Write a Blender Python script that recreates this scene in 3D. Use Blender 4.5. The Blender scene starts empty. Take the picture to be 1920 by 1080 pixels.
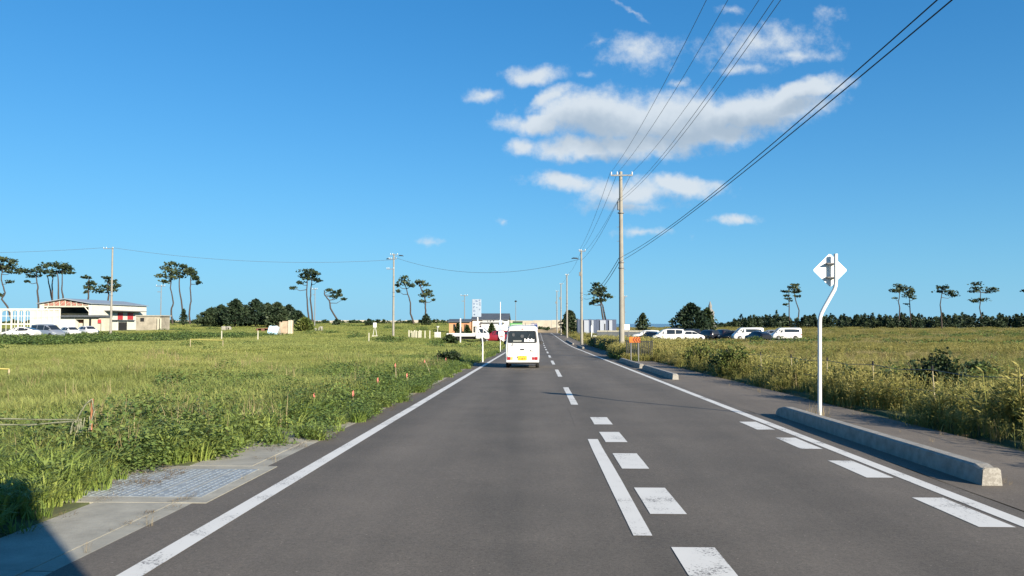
import bpy, bmesh, math, random
import numpy as np
from mathutils import Vector, Matrix

# ------------------------------------------------------------------ camera, sky, sun, exposure
scene = bpy.context.scene
COL = scene.collection
R = math.radians
F = 1478.0                       # focal length in pixels of the 1920 px wide photograph
YAW, PITCH = R(1.86), R(2.596)
cam_d = bpy.data.cameras.new("camera")
cam = bpy.data.objects.new("camera", cam_d)
COL.objects.link(cam)
cam.location = (0, 0, 1.5)
cam.rotation_euler = (math.pi / 2 + PITCH, 0, YAW)
cam_d.sensor_width = 36.0
cam_d.lens = F / 1920 * 36.0
cam_d.clip_start = 0.05
cam_d.clip_end = 60000
scene.camera = cam

SUN_EL = R(20.5)
SH = Vector((-0.64, 0.77)).normalized()          # direction in which shadows fall on the ground
to_sun = Vector((-SH.x * math.cos(SUN_EL), -SH.y * math.cos(SUN_EL), math.sin(SUN_EL)))
sun_d = bpy.data.lights.new("sun", 'SUN')
sun_d.energy = 5.0
sun_d.angle = R(0.55)
sun_d.color = (1.0, 0.895, 0.735)
sun = bpy.data.objects.new("sun", sun_d)
COL.objects.link(sun)
sun.rotation_euler = (-to_sun).to_track_quat('-Z', 'Y').to_euler()
sun.location = (30, -40, 30)

scene.view_settings.view_transform = 'Standard'
scene.view_settings.look = 'None'
scene.view_settings.exposure = 1.12
scene.view_settings.gamma = 1.0
scene.render.engine = 'CYCLES'
scene.cycles.use_denoising = True
scene.cycles.max_bounces = 4
scene.cycles.diffuse_bounces = 2
scene.cycles.glossy_bounces = 2
scene.cycles.transparent_max_bounces = 6
scene.cycles.caustics_reflective = False
scene.cycles.caustics_refractive = False

fwd = Vector((-math.sin(YAW) * math.cos(PITCH), math.cos(YAW) * math.cos(PITCH), math.sin(PITCH)))
rgt = Vector((math.cos(YAW), math.sin(YAW), 0))
upv = rgt.cross(fwd)

def ray(px, py):
    return fwd + rgt * ((px - 960) / F) - upv * ((py - 540) / F)

def P(px, py, Y):
    d = ray(px, py)
    return Vector((0, 0, 1.5)) + d * (Y / d.y)

def PX(px, Y):
    return P(px, 607, Y).x

# ---- world
world = bpy.data.worlds.new("World")
scene.world = world
world.use_nodes = True
nt = world.node_tree
nt.nodes.clear()
def N(tree, typ, **kw):
    n = tree.nodes.new(typ)
    for k, v in kw.items():
        setattr(n, k, v)
    return n
def math_node(tree, op, a, b=None, c=None, clamp=False):
    n = tree.nodes.new('ShaderNodeMath'); n.operation = op; n.use_clamp = clamp
    for i, v in enumerate((a, b, c)):
        if v is None: continue
        if isinstance(v, (int, float)): n.inputs[i].default_value = v
        else: tree.links.new(v, n.inputs[i])
    return n.outputs[0]
L = nt.links.new
sky = N(nt, 'ShaderNodeTexSky', sky_type='NISHITA')
sky.sun_disc = False
sky.sun_elevation = SUN_EL
sky.sun_rotation = math.atan2(to_sun.x, to_sun.y)
sky.altitude = 0
sky.air_density = 1.0
sky.dust_density = 0.25
sky.ozone_density = 2.2
SKY_STRENGTH = 0.080
SK = SKY_STRENGTH * 2 ** 1.12            # sky texture -> display value
ssep = N(nt, 'ShaderNodeSeparateColor'); L(sky.outputs[0], ssep.inputs[0])
scmb = N(nt, 'ShaderNodeCombineColor')
for i, (gain, pw) in enumerate(((0.195, 1.05), (0.505, 0.75), (0.815, 0.65))):     # deep saturated blue of the phone's picture
    q = math_node(nt, 'POWER', math_node(nt, 'MULTIPLY', ssep.outputs[i], SK), pw)
    L(math_node(nt, 'MULTIPLY', q, gain / SK), scmb.inputs[i])
geo = N(nt, 'ShaderNodeTexCoord')
sep = N(nt, 'ShaderNodeSeparateXYZ')
L(geo.outputs['Generated'], sep.inputs[0])
# pale sea haze low over the horizon, the same all round
hz = math_node(nt, 'MULTIPLY', math_node(nt, 'EXPONENT', math_node(nt, 'MULTIPLY', math_node(nt, 'MAXIMUM', sep.outputs['Z'], 0.0), -8.5)), 0.82)
hmix = N(nt, 'ShaderNodeMix', data_type='RGBA')
L(hz, hmix.inputs['Factor']); L(scmb.outputs[0], hmix.inputs[6])
hmix.inputs[7].default_value = (0.315 / SK, 0.645 / SK, 0.90 / SK, 1)
yc = math_node(nt, 'MAXIMUM', sep.outputs['Y'], 0.08)
u = math_node(nt, 'DIVIDE', sep.outputs['X'], yc)
v = math_node(nt, 'DIVIDE', sep.outputs['Z'], yc)
comb = N(nt, 'ShaderNodeCombineXYZ')
L(u, comb.inputs[0]); L(v, comb.inputs[1])
def wnoise(scale, detail, vec, rough=0.6):
    n = N(nt, 'ShaderNodeTexNoise', noise_dimensions='3D')
    n.inputs['Scale'].default_value = scale
    n.inputs['Detail'].default_value = detail
    n.inputs['Roughness'].default_value = rough
    L(vec, n.inputs['Vector'])
    return n
warp = wnoise(22, 3, comb.outputs[0])
wv = N(nt, 'ShaderNodeVectorMath', operation='MULTIPLY_ADD')
L(warp.outputs['Color'], wv.inputs[0])
wv.inputs[1].default_value = (0.045, 0.028, 0)
L(comb.outputs[0], wv.inputs[2])
wsub = N(nt, 'ShaderNodeVectorMath', operation='SUBTRACT')
L(wv.outputs[0], wsub.inputs[0]); wsub.inputs[1].default_value = (0.0225, 0.014, 0)
CLOUDS = [  # px, py, rx, ry, tilt in degrees, weight
    (1120, 215, 150, 55, 0, 1), (1265, 228, 200, 58, 0, 1), (1420, 208, 160, 42, 8, 1), (1505, 172, 105, 26, 17, .95),
    (1010, 232, 85, 26, 0, .9), (1085, 278, 110, 28, 0, .85), (1195, 272, 140, 32, 0, .9), (1335, 252, 130, 28, 6, .9),
    (1030, 186, 60, 20, 28, .75), (1060, 342, 85, 22, -4, .8), (1185, 358, 125, 30, 0, .75), (1285, 350, 90, 24, -6, .8),
    (1200, 95, 98, 40, 0, .42), (1425, 84, 145, 42, 4, .47), (1490, 102, 75, 15, -4, .5), (1005, 143, 66, 23, 0, .62),
    (910, 181, 42, 17, 0, .48), (978, 277, 42, 20, 0, .55), (1375, 412, 48, 11, 3, .62), (1205, 437, 80, 11, 0, .42),
    (810, 449, 34, 8, 0, .3), (945, 413, 10, 8, 0, .3), (1265, 162, 28, 11, 0, .42), (1372, 26, 25, 13, 0, .4),
    (1552, 20, 32, 20, 0, .3), (1100, 140, 20, 10, 0, .3), (1400, 130, 60, 14, 0, .4), (1120, 75, 40, 9, 20, .25),
    (1185, 25, 60, 5, -35, .32), (1180, 385, 110, 14, 0, .4)]
def dir_uv(px, py):
    d = ray(px, py)
    return d.x / d.y, d.z / d.y
def cloud_field(vec, items):
    tot = None
    for (px, py, rx, ry, tilt, w) in items:
        cu, cv = dir_uv(px, py)
        m = N(nt, 'ShaderNodeMapping', vector_type='TEXTURE')
        m.inputs['Location'].default_value = (cu, cv, 0)
        m.inputs['Rotation'].default_value = (0, 0, R(tilt))
        m.inputs['Scale'].default_value = (rx * 1.12 / F, ry * 1.15 / F, 1)
        L(vec, m.inputs['Vector'])
        ln = N(nt, 'ShaderNodeVectorMath', operation='LENGTH')
        L(m.outputs[0], ln.inputs[0])
        k = math_node(nt, 'SUBTRACT', 1.0, ln.outputs['Value'])
        k = math_node(nt, 'MULTIPLY', k, w)
        tot = k if tot is None else math_node(nt, 'SMOOTH_MAX', tot, k, 0.08)
    return tot
fb = wnoise(30, 9, comb.outputs[0], 0.66)
fbo = math_node(nt, 'MULTIPLY_ADD', fb.outputs[0], 1.0, -0.5)
dens = cloud_field(wsub.outputs[0], CLOUDS)
mask = N(nt, 'ShaderNodeMapRange', interpolation_type='SMOOTHSTEP')
L(math_node(nt, 'ADD', dens, fbo), mask.inputs['Value'])
mask.inputs['From Min'].default_value = 0.0
mask.inputs['From Max'].default_value = 0.60
upoff = N(nt, 'ShaderNodeVectorMath', operation='ADD')
L(wsub.outputs[0], upoff.inputs[0]); upoff.inputs[1].default_value = (0.012, 0.022, 0)
dens_up = cloud_field(upoff.outputs[0], CLOUDS[:4] + CLOUDS[5:8] + CLOUDS[9:12])
shade = N(nt, 'ShaderNodeMapRange', interpolation_type='SMOOTHSTEP')
fb2 = wnoise(16, 4, comb.outputs[0], 0.55)
L(math_node(nt, 'ADD', dens_up, math_node(nt, 'MULTIPLY_ADD', fb2.outputs[0], 1.0, -0.5)), shade.inputs['Value'])
shade.inputs['From Min'].default_value = 0.15
shade.inputs['From Max'].default_value = 0.85
ccol = N(nt, 'ShaderNodeMix', data_type='RGBA')
L(shade.outputs[0], ccol.inputs['Factor'])
ccol.inputs[6].default_value = (4.2, 4.6, 4.95, 1)
ccol.inputs[7].default_value = (2.5, 3.05, 3.65, 1)
front = math_node(nt, 'GREATER_THAN', sep.outputs['Y'], 0.1)
mfac = math_node(nt, 'MULTIPLY', math_node(nt, 'MULTIPLY', mask.outputs[0], front), 0.93)
mix = N(nt, 'ShaderNodeMix', data_type='RGBA')
L(mfac, mix.inputs['Factor']); L(hmix.outputs[2], mix.inputs[6]); L(ccol.outputs[2], mix.inputs[7])
bg = N(nt, 'ShaderNodeBackground')
bg.inputs['Strength'].default_value = SKY_STRENGTH
L(mix.outputs[2], bg.inputs['Color'])
world.cycles.sampling_method = 'MANUAL'
world.cycles.sample_map_resolution = 256
wo = N(nt, 'ShaderNodeOutputWorld')
L(bg.outputs[0], wo.inputs['Surface'])

# ------------------------------------------------------------------ helpers
rnd = random.Random(7)
rng = np.random.default_rng(11)

def tag(o, label=None, cat=None, group=None, kind=None):
    if label: o["label"] = label
    if cat: o["category"] = cat
    if group: o["group"] = group
    if kind: o["kind"] = kind
    return o

def empty(name, loc, rz=0.0):
    o = bpy.data.objects.new(name, None)
    o.empty_display_size = 0.2
    o.location = loc
    o.rotation_euler = (0, 0, rz)
    COL.objects.link(o)
    return o

class MB:
    """collects faces for one mesh; several material slots allowed"""
    def __init__(s):
        s.v, s.f, s.m, s.sm = [], [], [], []
    def add(s, verts, faces, mi=0, smooth=False):
        o = len(s.v)
        s.v += [tuple(p) for p in verts]
        s.f += [tuple(i + o for i in fc) for fc in faces]
        s.m += [mi] * len(faces)
        s.sm += [smooth] * len(faces)
        return s
    def box(s, x0, x1, y0, y1, z0, z1, mi=0):
        vs = [(x, y, z) for z in (z0, z1) for y in (y0, y1) for x in (x0, x1)]
        return s.add(vs, [(0, 2, 3, 1), (4, 5, 7, 6), (0, 1, 5, 4), (2, 6, 7, 3), (0, 4, 6, 2), (1, 3, 7, 5)], mi)
    def cbox(s, x0, x1, y0, y1, z0, z1, c=0.02, mi=0):
        """box with chamfered upright and top edges"""
        def ring(x0, x1, y0, y1, z, c):
            return [(x0 + c, y0, z), (x1 - c, y0, z), (x1, y0 + c, z), (x1, y1 - c, z), (x1 - c, y1, z), (x0 + c, y1, z), (x0, y1 - c, z), (x0, y0 + c, z)]
        vs = ring(x0, x1, y0, y1, z0, c) + ring(x0, x1, y0, y1, z1 - c, c) + ring(x0 + c, x1 - c, y0 + c, y1 - c, z1, c)
        fs = [tuple(range(7, -1, -1)), tuple(range(16, 24))]
        for k in (0, 8):
            fs += [(k + i, k + (i + 1) % 8, k + 8 + (i + 1) % 8, k + 8 + i) for i in range(8)]
        return s.add(vs, fs, mi)
    def tube(s, pts, rad, seg=8, mi=0, cap=True, smooth=True):
        pts = [Vector(p) for p in pts]
        n = len(pts)
        rads = rad if isinstance(rad, (list, tuple)) else [rad] * n
        vs, fs = [], []
        prev = None
        for i, p in enumerate(pts):
            t = (pts[min(i + 1, n - 1)] - pts[max(i - 1, 0)]).normalized()
            if prev is None:
                a = Vector((0, 0, 1)) if abs(t.z) < 0.9 else Vector((1, 0, 0))
                nrm = t.cross(a).normalized()
            else:
                nrm = (prev - t * prev.dot(t)).normalized()
            prev = nrm
            b = t.cross(nrm)
            for k in range(seg):
                an = 2 * math.pi * k / seg
                vs.append(p + (nrm * math.cos(an) + b * math.sin(an)) * rads[i])
        for i in range(n - 1):
            for k in range(seg):
                fs.append((i * seg + k, i * seg + (k + 1) % seg, (i + 1) * seg + (k + 1) % seg, (i + 1) * seg + k))
        s.add(vs, fs, mi, smooth)
        if cap:
            s.add(vs[:seg], [tuple(range(seg - 1, -1, -1))], mi)
            s.add(vs[-seg:], [tuple(range(seg))], mi)
        return s
    def lathe(s, c, prof, seg=12, mi=0, smooth=True):
        vs, fs = [], []
        for (r, z) in prof:
            for k in range(seg):
                a = 2 * math.pi * k / seg
                vs.append((c[0] + r * math.cos(a), c[1] + r * math.sin(a), c[2] + z))
        for i in range(len(prof) - 1):
            for k in range(seg):
                fs.append((i * seg + k, i * seg + (k + 1) % seg, (i + 1) * seg + (k + 1) % seg, (i + 1) * seg + k))
        s.add(vs, fs, mi, smooth)
        s.add(vs[-seg:], [tuple(range(seg))], mi)
        return s
    def quad(s, a, b, c, d, mi=0):
        return s.add([a, b, c, d], [(0, 1, 2, 3)], mi)
    def slab(s, poly, th, axis='y', mi=0):
        """flat polygon of (a,b) pairs given thickness; axis 'y': (x,z) polygon extruded along y from 0 to th"""
        n = len(poly)
        if axis == 'y':
            vs = [(a, 0, b) for a, b in poly] + [(a, th, b) for a, b in poly]
        elif axis == 'x':
            vs = [(0, a, b) for a, b in poly] + [(th, a, b) for a, b in poly]
        else:
            vs = [(a, b, 0) for a, b in poly] + [(a, b, th) for a, b in poly]
        fs = [tuple(range(n)), tuple(range(2 * n - 1, n - 1, -1))] + [(i, i + n, (i + 1) % n + n, (i + 1) % n) for i in range(n)]
        return s.add(vs, fs, mi)
    def move(s, dx=0, dy=0, dz=0):
        s.v = [(x + dx, y + dy, z + dz) for x, y, z in s.v]
        return s
    def mesh(s, name, mats):
        me = bpy.data.meshes.new(name)
        me.from_pydata(s.v, [], s.f)
        for m in (mats if isinstance(mats, (list, tuple)) else [mats]):
            me.materials.append(m)
        me.polygons.foreach_set("material_index", s.m)
        me.polygons.foreach_set("use_smooth", s.sm)
        bm = bmesh.new(); bm.from_mesh(me)
        if len(bm.faces) < 20000:
            bmesh.ops.recalc_face_normals(bm, faces=bm.faces)
        bm.to_mesh(me); bm.free()
        me.update()
        return me
    def build(s, name, mats, parent=None, loc=None):
        o = bpy.data.objects.new(name, s.mesh(name, mats))
        COL.objects.link(o)
        if parent is not None: o.parent = parent
        if loc is not None: o.location = loc
        return o

def mesh_np(name, verts, faces, mats, attrs=None, smooth=False):
    """fast mesh from numpy arrays; faces is an (n,3) or (n,4) array"""
    me = bpy.data.meshes.new(name)
    k = faces.shape[1]
    me.vertices.add(len(verts)); me.vertices.foreach_set("co", np.asarray(verts, dtype=np.float32).ravel())
    me.loops.add(faces.size); me.loops.foreach_set("vertex_index", faces.astype(np.int32).ravel())
    me.polygons.add(len(faces))
    me.polygons.foreach_set("loop_start", np.arange(0, faces.size, k, dtype=np.int32))
    me.polygons.foreach_set("loop_total", np.full(len(faces), k, dtype=np.int32))
    if smooth:
        me.polygons.foreach_set("use_smooth", np.ones(len(faces), dtype=bool))
    for m in (mats if isinstance(mats, (list, tuple)) else [mats]):
        me.materials.append(m)
    if attrs:
        for nm, arr in attrs.items():
            a = me.attributes.new(nm, 'FLOAT', 'POINT'); a.data.foreach_set("value", np.asarray(arr, dtype=np.float32))
    me.update(calc_edges=True)
    me.validate()
    return me

# ------------------------------------------------------------------ materials
MATS = {}
def mat(name, col, rough=0.7, metal=0.0, var=0.12, vscale=6.0, bump=0.0, bscale=40.0, spec=0.4, coat=0.0, emit=None):
    if name in MATS: return MATS[name]
    m = bpy.data.materials.new(name); m.use_nodes = True
    t = m.node_tree; b = t.nodes['Principled BSDF']
    b.inputs['Roughness'].default_value = rough
    b.inputs['Metallic'].default_value = metal
    b.inputs['Specular IOR Level'].default_value = spec
    b.inputs['Coat Weight'].default_value = coat
    tc = N(t, 'ShaderNodeTexCoord')
    if var > 0:
        nz = N(t, 'ShaderNodeTexNoise'); nz.inputs['Scale'].default_value = vscale; nz.inputs['Detail'].default_value = 6
        nz.inputs['Roughness'].default_value = 0.65
        t.links.new(tc.outputs['Object'], nz.inputs['Vector'])
        mx = N(t, 'ShaderNodeMix', data_type='RGBA')
        mr = N(t, 'ShaderNodeMapRange'); mr.inputs['From Min'].default_value = 0.3; mr.inputs['From Max'].default_value = 0.7
        t.links.new(nz.outputs[0], mr.inputs['Value']); t.links.new(mr.outputs[0], mx.inputs['Factor'])
        mx.inputs[6].default_value = tuple(c * (1 - var) for c in col) + (1,)
        mx.inputs[7].default_value = tuple(min(1, c * (1 + var)) for c in col) + (1,)
        t.links.new(mx.outputs[2], b.inputs['Base Color'])
    else:
        b.inputs['Base Color'].default_value = tuple(col) + (1,)
    if bump > 0:
        nb = N(t, 'ShaderNodeTexNoise'); nb.inputs['Scale'].default_value = bscale; nb.inputs['Detail'].default_value = 4
        t.links.new(tc.outputs['Object'], nb.inputs['Vector'])
        bp = N(t, 'ShaderNodeBump'); bp.inputs['Strength'].default_value = bump; bp.inputs['Distance'].default_value = 0.02
        t.links.new(nb.outputs[0], bp.inputs['Height']); t.links.new(bp.outputs[0], b.inputs['Normal'])
    MATS[name] = m
    return m

def asphalt_mat(name, base, warm, speck=0.5):
    m = bpy.data.materials.new(name); m.use_nodes = True
    t = m.node_tree; b = t.nodes['Principled BSDF']; lk = t.links.new
    tc = N(t, 'ShaderNodeTexCoord')
    def nz(scale, detail, stretch=None, rough=0.6):
        n = N(t, 'ShaderNodeTexNoise'); n.inputs['Scale'].default_value = scale; n.inputs['Detail'].default_value = detail
        n.inputs['Roughness'].default_value = rough
        if stretch:
            mp = N(t, 'ShaderNodeMapping'); mp.inputs['Scale'].default_value = stretch
            lk(tc.outputs['Object'], mp.inputs['Vector']); lk(mp.outputs[0], n.inputs['Vector'])
        else:
            lk(tc.outputs['Object'], n.inputs['Vector'])
        return n.outputs[0]
    big = nz(1.0, 5, (0.9, 0.07, 1))       # long wheel-track streaks
    mid = nz(0.8, 5)
    fine = nz(90, 3)
    grit = nz(240, 2)
    coarse = nz(34, 3, None, 0.75)
    a = N(t, 'ShaderNodeMix', data_type='RGBA')
    a.inputs[6].default_value = tuple(c * 0.80 for c in base) + (1,)
    a.inputs[7].default_value = tuple(c * 1.2 for c in warm) + (1,)
    f = math_node(t, 'ADD', math_node(t, 'MULTIPLY', big, 0.6), math_node(t, 'MULTIPLY', mid, 0.4))
    mr = N(t, 'ShaderNodeMapRange'); mr.inputs['From Min'].default_value = 0.32; mr.inputs['From Max'].default_value = 0.68
    lk(f, mr.inputs['Value']); lk(mr.outputs[0], a.inputs['Factor'])
    s = N(t, 'ShaderNodeMix', data_type='RGBA', blend_type='MULTIPLY')
    s.inputs['Factor'].default_value = 1.0
    g = N(t, 'ShaderNodeMapRange'); g.inputs['From Min'].default_value = 0.3; g.inputs['From Max'].default_value = 0.7
    g.inputs['To Min'].default_value = 1 - speck; g.inputs['To Max'].default_value = 1 + speck
    lk(math_node(t, 'ADD', math_node(t, 'ADD', math_node(t, 'MULTIPLY', fine, 0.35), math_node(t, 'MULTIPLY', coarse, 0.3)), math_node(t, 'MULTIPLY', grit, 0.35)), g.inputs['Value'])
    # scattered pale chips and dark pits in the surface
    vo = N(t, 'ShaderNodeTexVoronoi'); vo.inputs['Scale'].default_value = 26.0
    lk(tc.outputs['Object'], vo.inputs['Vector'])
    vr = N(t, 'ShaderNodeSeparateColor'); lk(vo.outputs['Color'], vr.inputs[0])
    dot = math_node(t, 'LESS_THAN', vo.outputs['Distance'], 0.16)
    pits = math_node(t, 'MULTIPLY', math_node(t, 'MULTIPLY', dot, math_node(t, 'GREATER_THAN', vr.outputs[0], 0.90)), -0.45)
    chips = math_node(t, 'MULTIPLY', math_node(t, 'MULTIPLY', dot, math_node(t, 'GREATER_THAN', vr.outputs[1], 0.955)), 1.1)
    # worn wheel tracks and a construction seam along the road
    sx_ = N(t, 'ShaderNodeSeparateXYZ'); lk(tc.outputs['Object'], sx_.inputs[0])
    wob = math_node(t, 'MULTIPLY_ADD', mid, 0.10, -0.05)
    seam = math_node(t, 'LESS_THAN', math_node(t, 'ABSOLUTE', math_node(t, 'ADD', math_node(t, 'ADD', sx_.outputs[0], -0.60), wob)), 0.010)
    seam = math_node(t, 'MULTIPLY', math_node(t, 'MULTIPLY', seam, math_node(t, 'GREATER_THAN', big, 0.52)), -0.18)
    trk = math_node(t, 'MULTIPLY', math_node(t, 'SINE', math_node(t, 'MULTIPLY_ADD', sx_.outputs[0], 3.7, 1.0)), 0.075)
    tot = math_node(t, 'ADD', math_node(t, 'ADD', g.outputs[0], math_node(t, 'ADD', pits, chips)), math_node(t, 'ADD', seam, trk))
    cc = N(t, 'ShaderNodeCombineColor')
    for i in range(3): lk(tot, cc.inputs[i])
    lk(a.outputs[2], s.inputs[6]); lk(cc.outputs[0], s.inputs[7]); lk(s.outputs[2], b.inputs['Base Color'])
    b.inputs['Roughness'].default_value = 0.82
    b.inputs['Specular IOR Level'].default_value = 0.3
    bp = N(t, 'ShaderNodeBump'); bp.inputs['Strength'].default_value = 0.5; bp.inputs['Distance'].default_value = 0.004
    lk(grit, bp.inputs['Height']); lk(bp.outputs[0], b.inputs['Normal'])
    return m

def paint_mat(name, col, under, wear=0.42):
    m = bpy.data.materials.new(name); m.use_nodes = True
    t = m.node_tree; b = t.nodes['Principled BSDF']; lk = t.links.new
    tc = N(t, 'ShaderNodeTexCoord')
    n1 = N(t, 'ShaderNodeTexNoise'); n1.inputs['Scale'].default_value = 45; n1.inputs['Detail'].default_value = 5; n1.inputs['Roughness'].default_value = 0.75
    n2 = N(t, 'ShaderNodeTexNoise'); n2.inputs['Scale'].default_value = 2.6; n2.inputs['Detail'].default_value = 3
    lk(tc.outputs['Object'], n1.inputs['Vector']); lk(tc.outputs['Object'], n2.inputs['Vector'])
    s = math_node(t, 'ADD', math_node(t, 'MULTIPLY', n1.outputs[0], 0.6), math_node(t, 'MULTIPLY', n2.outputs[0], 0.4))
    mr = N(t, 'ShaderNodeMapRange'); mr.inputs['From Min'].default_value = wear - 0.03; mr.inputs['From Max'].default_value = wear + 0.02
    lk(s, mr.inputs['Value'])
    mx = N(t, 'ShaderNodeMix', data_type='RGBA'); lk(mr.outputs[0], mx.inputs['Factor'])
    mx.inputs[6].default_value = tuple(under) + (1,)
    dirt = N(t, 'ShaderNodeMix', data_type='RGBA'); lk(n2.outputs[0], dirt.inputs['Factor'])
    dirt.inputs[6].default_value = tuple(c * 0.86 for c in col) + (1,); dirt.inputs[7].default_value = tuple(col) + (1,)
    lk(dirt.outputs[2], mx.inputs[7]); lk(mx.outputs[2], b.inputs['Base Color'])
    b.inputs['Roughness'].default_value = 0.6
    return m

def leaf_mat(name, cols, patch=0.09, transl=0.25, rough=0.6, tipcol=None, tipamt=0.5):
    """foliage colour: mixes cols by world-space patches and per-plant randomness"""
    m = bpy.data.materials.new(name); m.use_nodes = True
    t = m.node_tree; b = t.nodes['Principled BSDF']; lk = t.links.new
    geo = N(t, 'ShaderNodeNewGeometry'); oi = N(t, 'ShaderNodeObjectInfo')
    n1 = N(t, 'ShaderNodeTexNoise'); n1.inputs['Scale'].default_value = patch; n1.inputs['Detail'].default_value = 4
    lk(geo.outputs['Position'], n1.inputs['Vector'])
    n2 = N(t, 'ShaderNodeTexNoise'); n2.inputs['Scale'].default_value = patch * 7; n2.inputs['Detail'].default_value = 3
    lk(geo.outputs['Position'], n2.inputs['Vector'])
    pn = math_node(t, 'ADD', math_node(t, 'MULTIPLY_ADD', n1.outputs[0], 1.7, -0.85), math_node(t, 'MULTIPLY_ADD', n2.outputs[0], 0.9, -0.45))
    f = math_node(t, 'ADD', math_node(t, 'ADD', pn, 0.25), math_node(t, 'MULTIPLY', oi.outputs['Random'], 0.5))
    f = math_node(t, 'ADD', f, math_node(t, 'MULTIPLY_ADD', geo.outputs['Random Per Island'], 0.4, -0.2), clamp=True)
    cr = N(t, 'ShaderNodeValToRGB')
    el = cr.color_ramp.elements
    while len(el) < len(cols): el.new(0.5)
    for i, c in enumerate(cols):
        el[i].position = i / (len(cols) - 1); el[i].color = tuple(c) + (1,)
    lk(f, cr.inputs[0])
    out = cr.outputs[0]
    if tipcol:
        at = N(t, 'ShaderNodeAttribute'); at.attribute_name = 'tip'
        tm = N(t, 'ShaderNodeMix', data_type='RGBA')
        lk(math_node(t, 'MULTIPLY', math_node(t, 'POWER', at.outputs['Fac'], 2.0), tipamt), tm.inputs['Factor'])
        lk(out, tm.inputs[6]); tm.inputs[7].default_value = tuple(tipcol) + (1,)
        out = tm.outputs[2]
    lk(out, b.inputs['Base Color'])
    b.inputs['Roughness'].default_value = rough
    b.inputs['Specular IOR Level'].default_value = 0.25
    tr = N(t, 'ShaderNodeBsdfTranslucent'); lk(out, tr.inputs['Color'])
    ms = N(t, 'ShaderNodeMixShader'); ms.inputs[0].default_value = transl
    lk(b.outputs[0], ms.inputs[1]); lk(tr.outputs[0], ms.inputs[2])
    lk(ms.outputs[0], t.nodes['Material Output'].inputs['Surface'])
    return m

M_asphalt = asphalt_mat("asphalt", (0.103, 0.091, 0.075), (0.124, 0.107, 0.087), 0.65)
M_walk = asphalt_mat("sidewalk_asphalt", (0.125, 0.108, 0.088), (0.155, 0.130, 0.102), 0.5)
M_paint = paint_mat("road_paint", (0.67, 0.65, 0.595), (0.14, 0.125, 0.11), 0.42)
M_conc = mat("concrete", (0.30, 0.285, 0.235), 0.85, var=0.2, vscale=3.5, bump=0.3, bscale=60)
M_kerb = mat("kerb_concrete", (0.27, 0.255, 0.225), 0.9, var=0.25, vscale=7, bump=0.35, bscale=70)
M_steel = mat("galvanised_steel", (0.30, 0.32, 0.32), 0.6, metal=0.25, var=0.3, vscale=9)
M_dark = mat("dark_gap", (0.015, 0.015, 0.016), 0.9, var=0)
M_white = mat("white_coat", (0.66, 0.66, 0.63), 0.45, var=0.05, vscale=3)
M_carwhite = mat("white_car_paint", (0.60, 0.60, 0.585), 0.28, var=0.05, vscale=1.3, coat=0.6)
M_carblack = mat("black_car_paint", (0.012, 0.014, 0.02), 0.22, var=0.1, coat=0.6)
M_carsilver = mat("silver_car_paint", (0.33, 0.36, 0.40), 0.3, metal=0.5, var=0.05, coat=0.5)
M_carred = mat("dark_red_car_paint", (0.20, 0.014, 0.022), 0.3, var=0.1, coat=0.5)
M_carplum = mat("dark_plum_car_paint", (0.035, 0.022, 0.032), 0.25, var=0.1, coat=0.5)
M_glass = mat("dark_car_glass", (0.018, 0.022, 0.026), 0.08, var=0.2, spec=0.7)
M_tyre = mat("tyre_rubber", (0.02, 0.02, 0.02), 0.85, var=0.2)
M_rim = mat("wheel_rim", (0.42, 0.43, 0.44), 0.35, metal=0.8, var=0.05)
M_redlamp = mat("red_lamp", (0.30, 0.015, 0.02), 0.25, var=0.1, coat=0.5)
M_amber = mat("amber_lamp", (0.75, 0.42, 0.10), 0.25, var=0.1, coat=0.5)
M_headlamp = mat("headlamp", (0.55, 0.58, 0.6), 0.15, var=0.05, coat=0.6)
M_plate = mat("yellow_plate", (0.80, 0.42, 0.03), 0.45, var=0.04)
M_ink = mat("black_ink", (0.03, 0.03, 0.035), 0.6, var=0.1)
M_blueink = mat("blue_ink", (0.10, 0.16, 0.28), 0.6, var=0.1)
M_trim = mat("black_trim", (0.03, 0.03, 0.032), 0.6, var=0.1)
M_polec = mat("pole_concrete", (0.25, 0.235, 0.20), 0.85, var=0.15, vscale=2.0, bump=0.2, bscale=30)
M_poleg = mat("pole_metal_grey", (0.20, 0.205, 0.205), 0.6, metal=0.3, var=0.1)
M_ceramic = mat("insulator", (0.62, 0.64, 0.64), 0.3, var=0.05)
M_cable = mat("cable_black", (0.025, 0.027, 0.03), 0.7, var=0.1)
M_wire = mat("wire_grey", (0.10, 0.11, 0.12), 0.6, var=0.1)
M_bark = mat("pine_bark", (0.055, 0.043, 0.036), 0.95, var=0.35, vscale=4, bump=0.6, bscale=12)
M_needle = leaf_mat("pine_needles", [(0.018, 0.034, 0.018), (0.034, 0.052, 0.024), (0.062, 0.078, 0.034)], 0.25, 0.1)
M_conifer = leaf_mat("conifer_needles", [(0.014, 0.030, 0.018), (0.026, 0.044, 0.022), (0.050, 0.070, 0.032)], 0.3, 0.1)
M_shrubd = leaf_mat("dark_shrub_leaves", [(0.016, 0.030, 0.012), (0.032, 0.052, 0.018), (0.06, 0.08, 0.028)], 0.6, 0.15)
M_shrubl = leaf_mat("light_shrub_leaves", [(0.05, 0.085, 0.02), (0.10, 0.13, 0.03), (0.16, 0.17, 0.045)], 0.5, 0.2)

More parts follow.
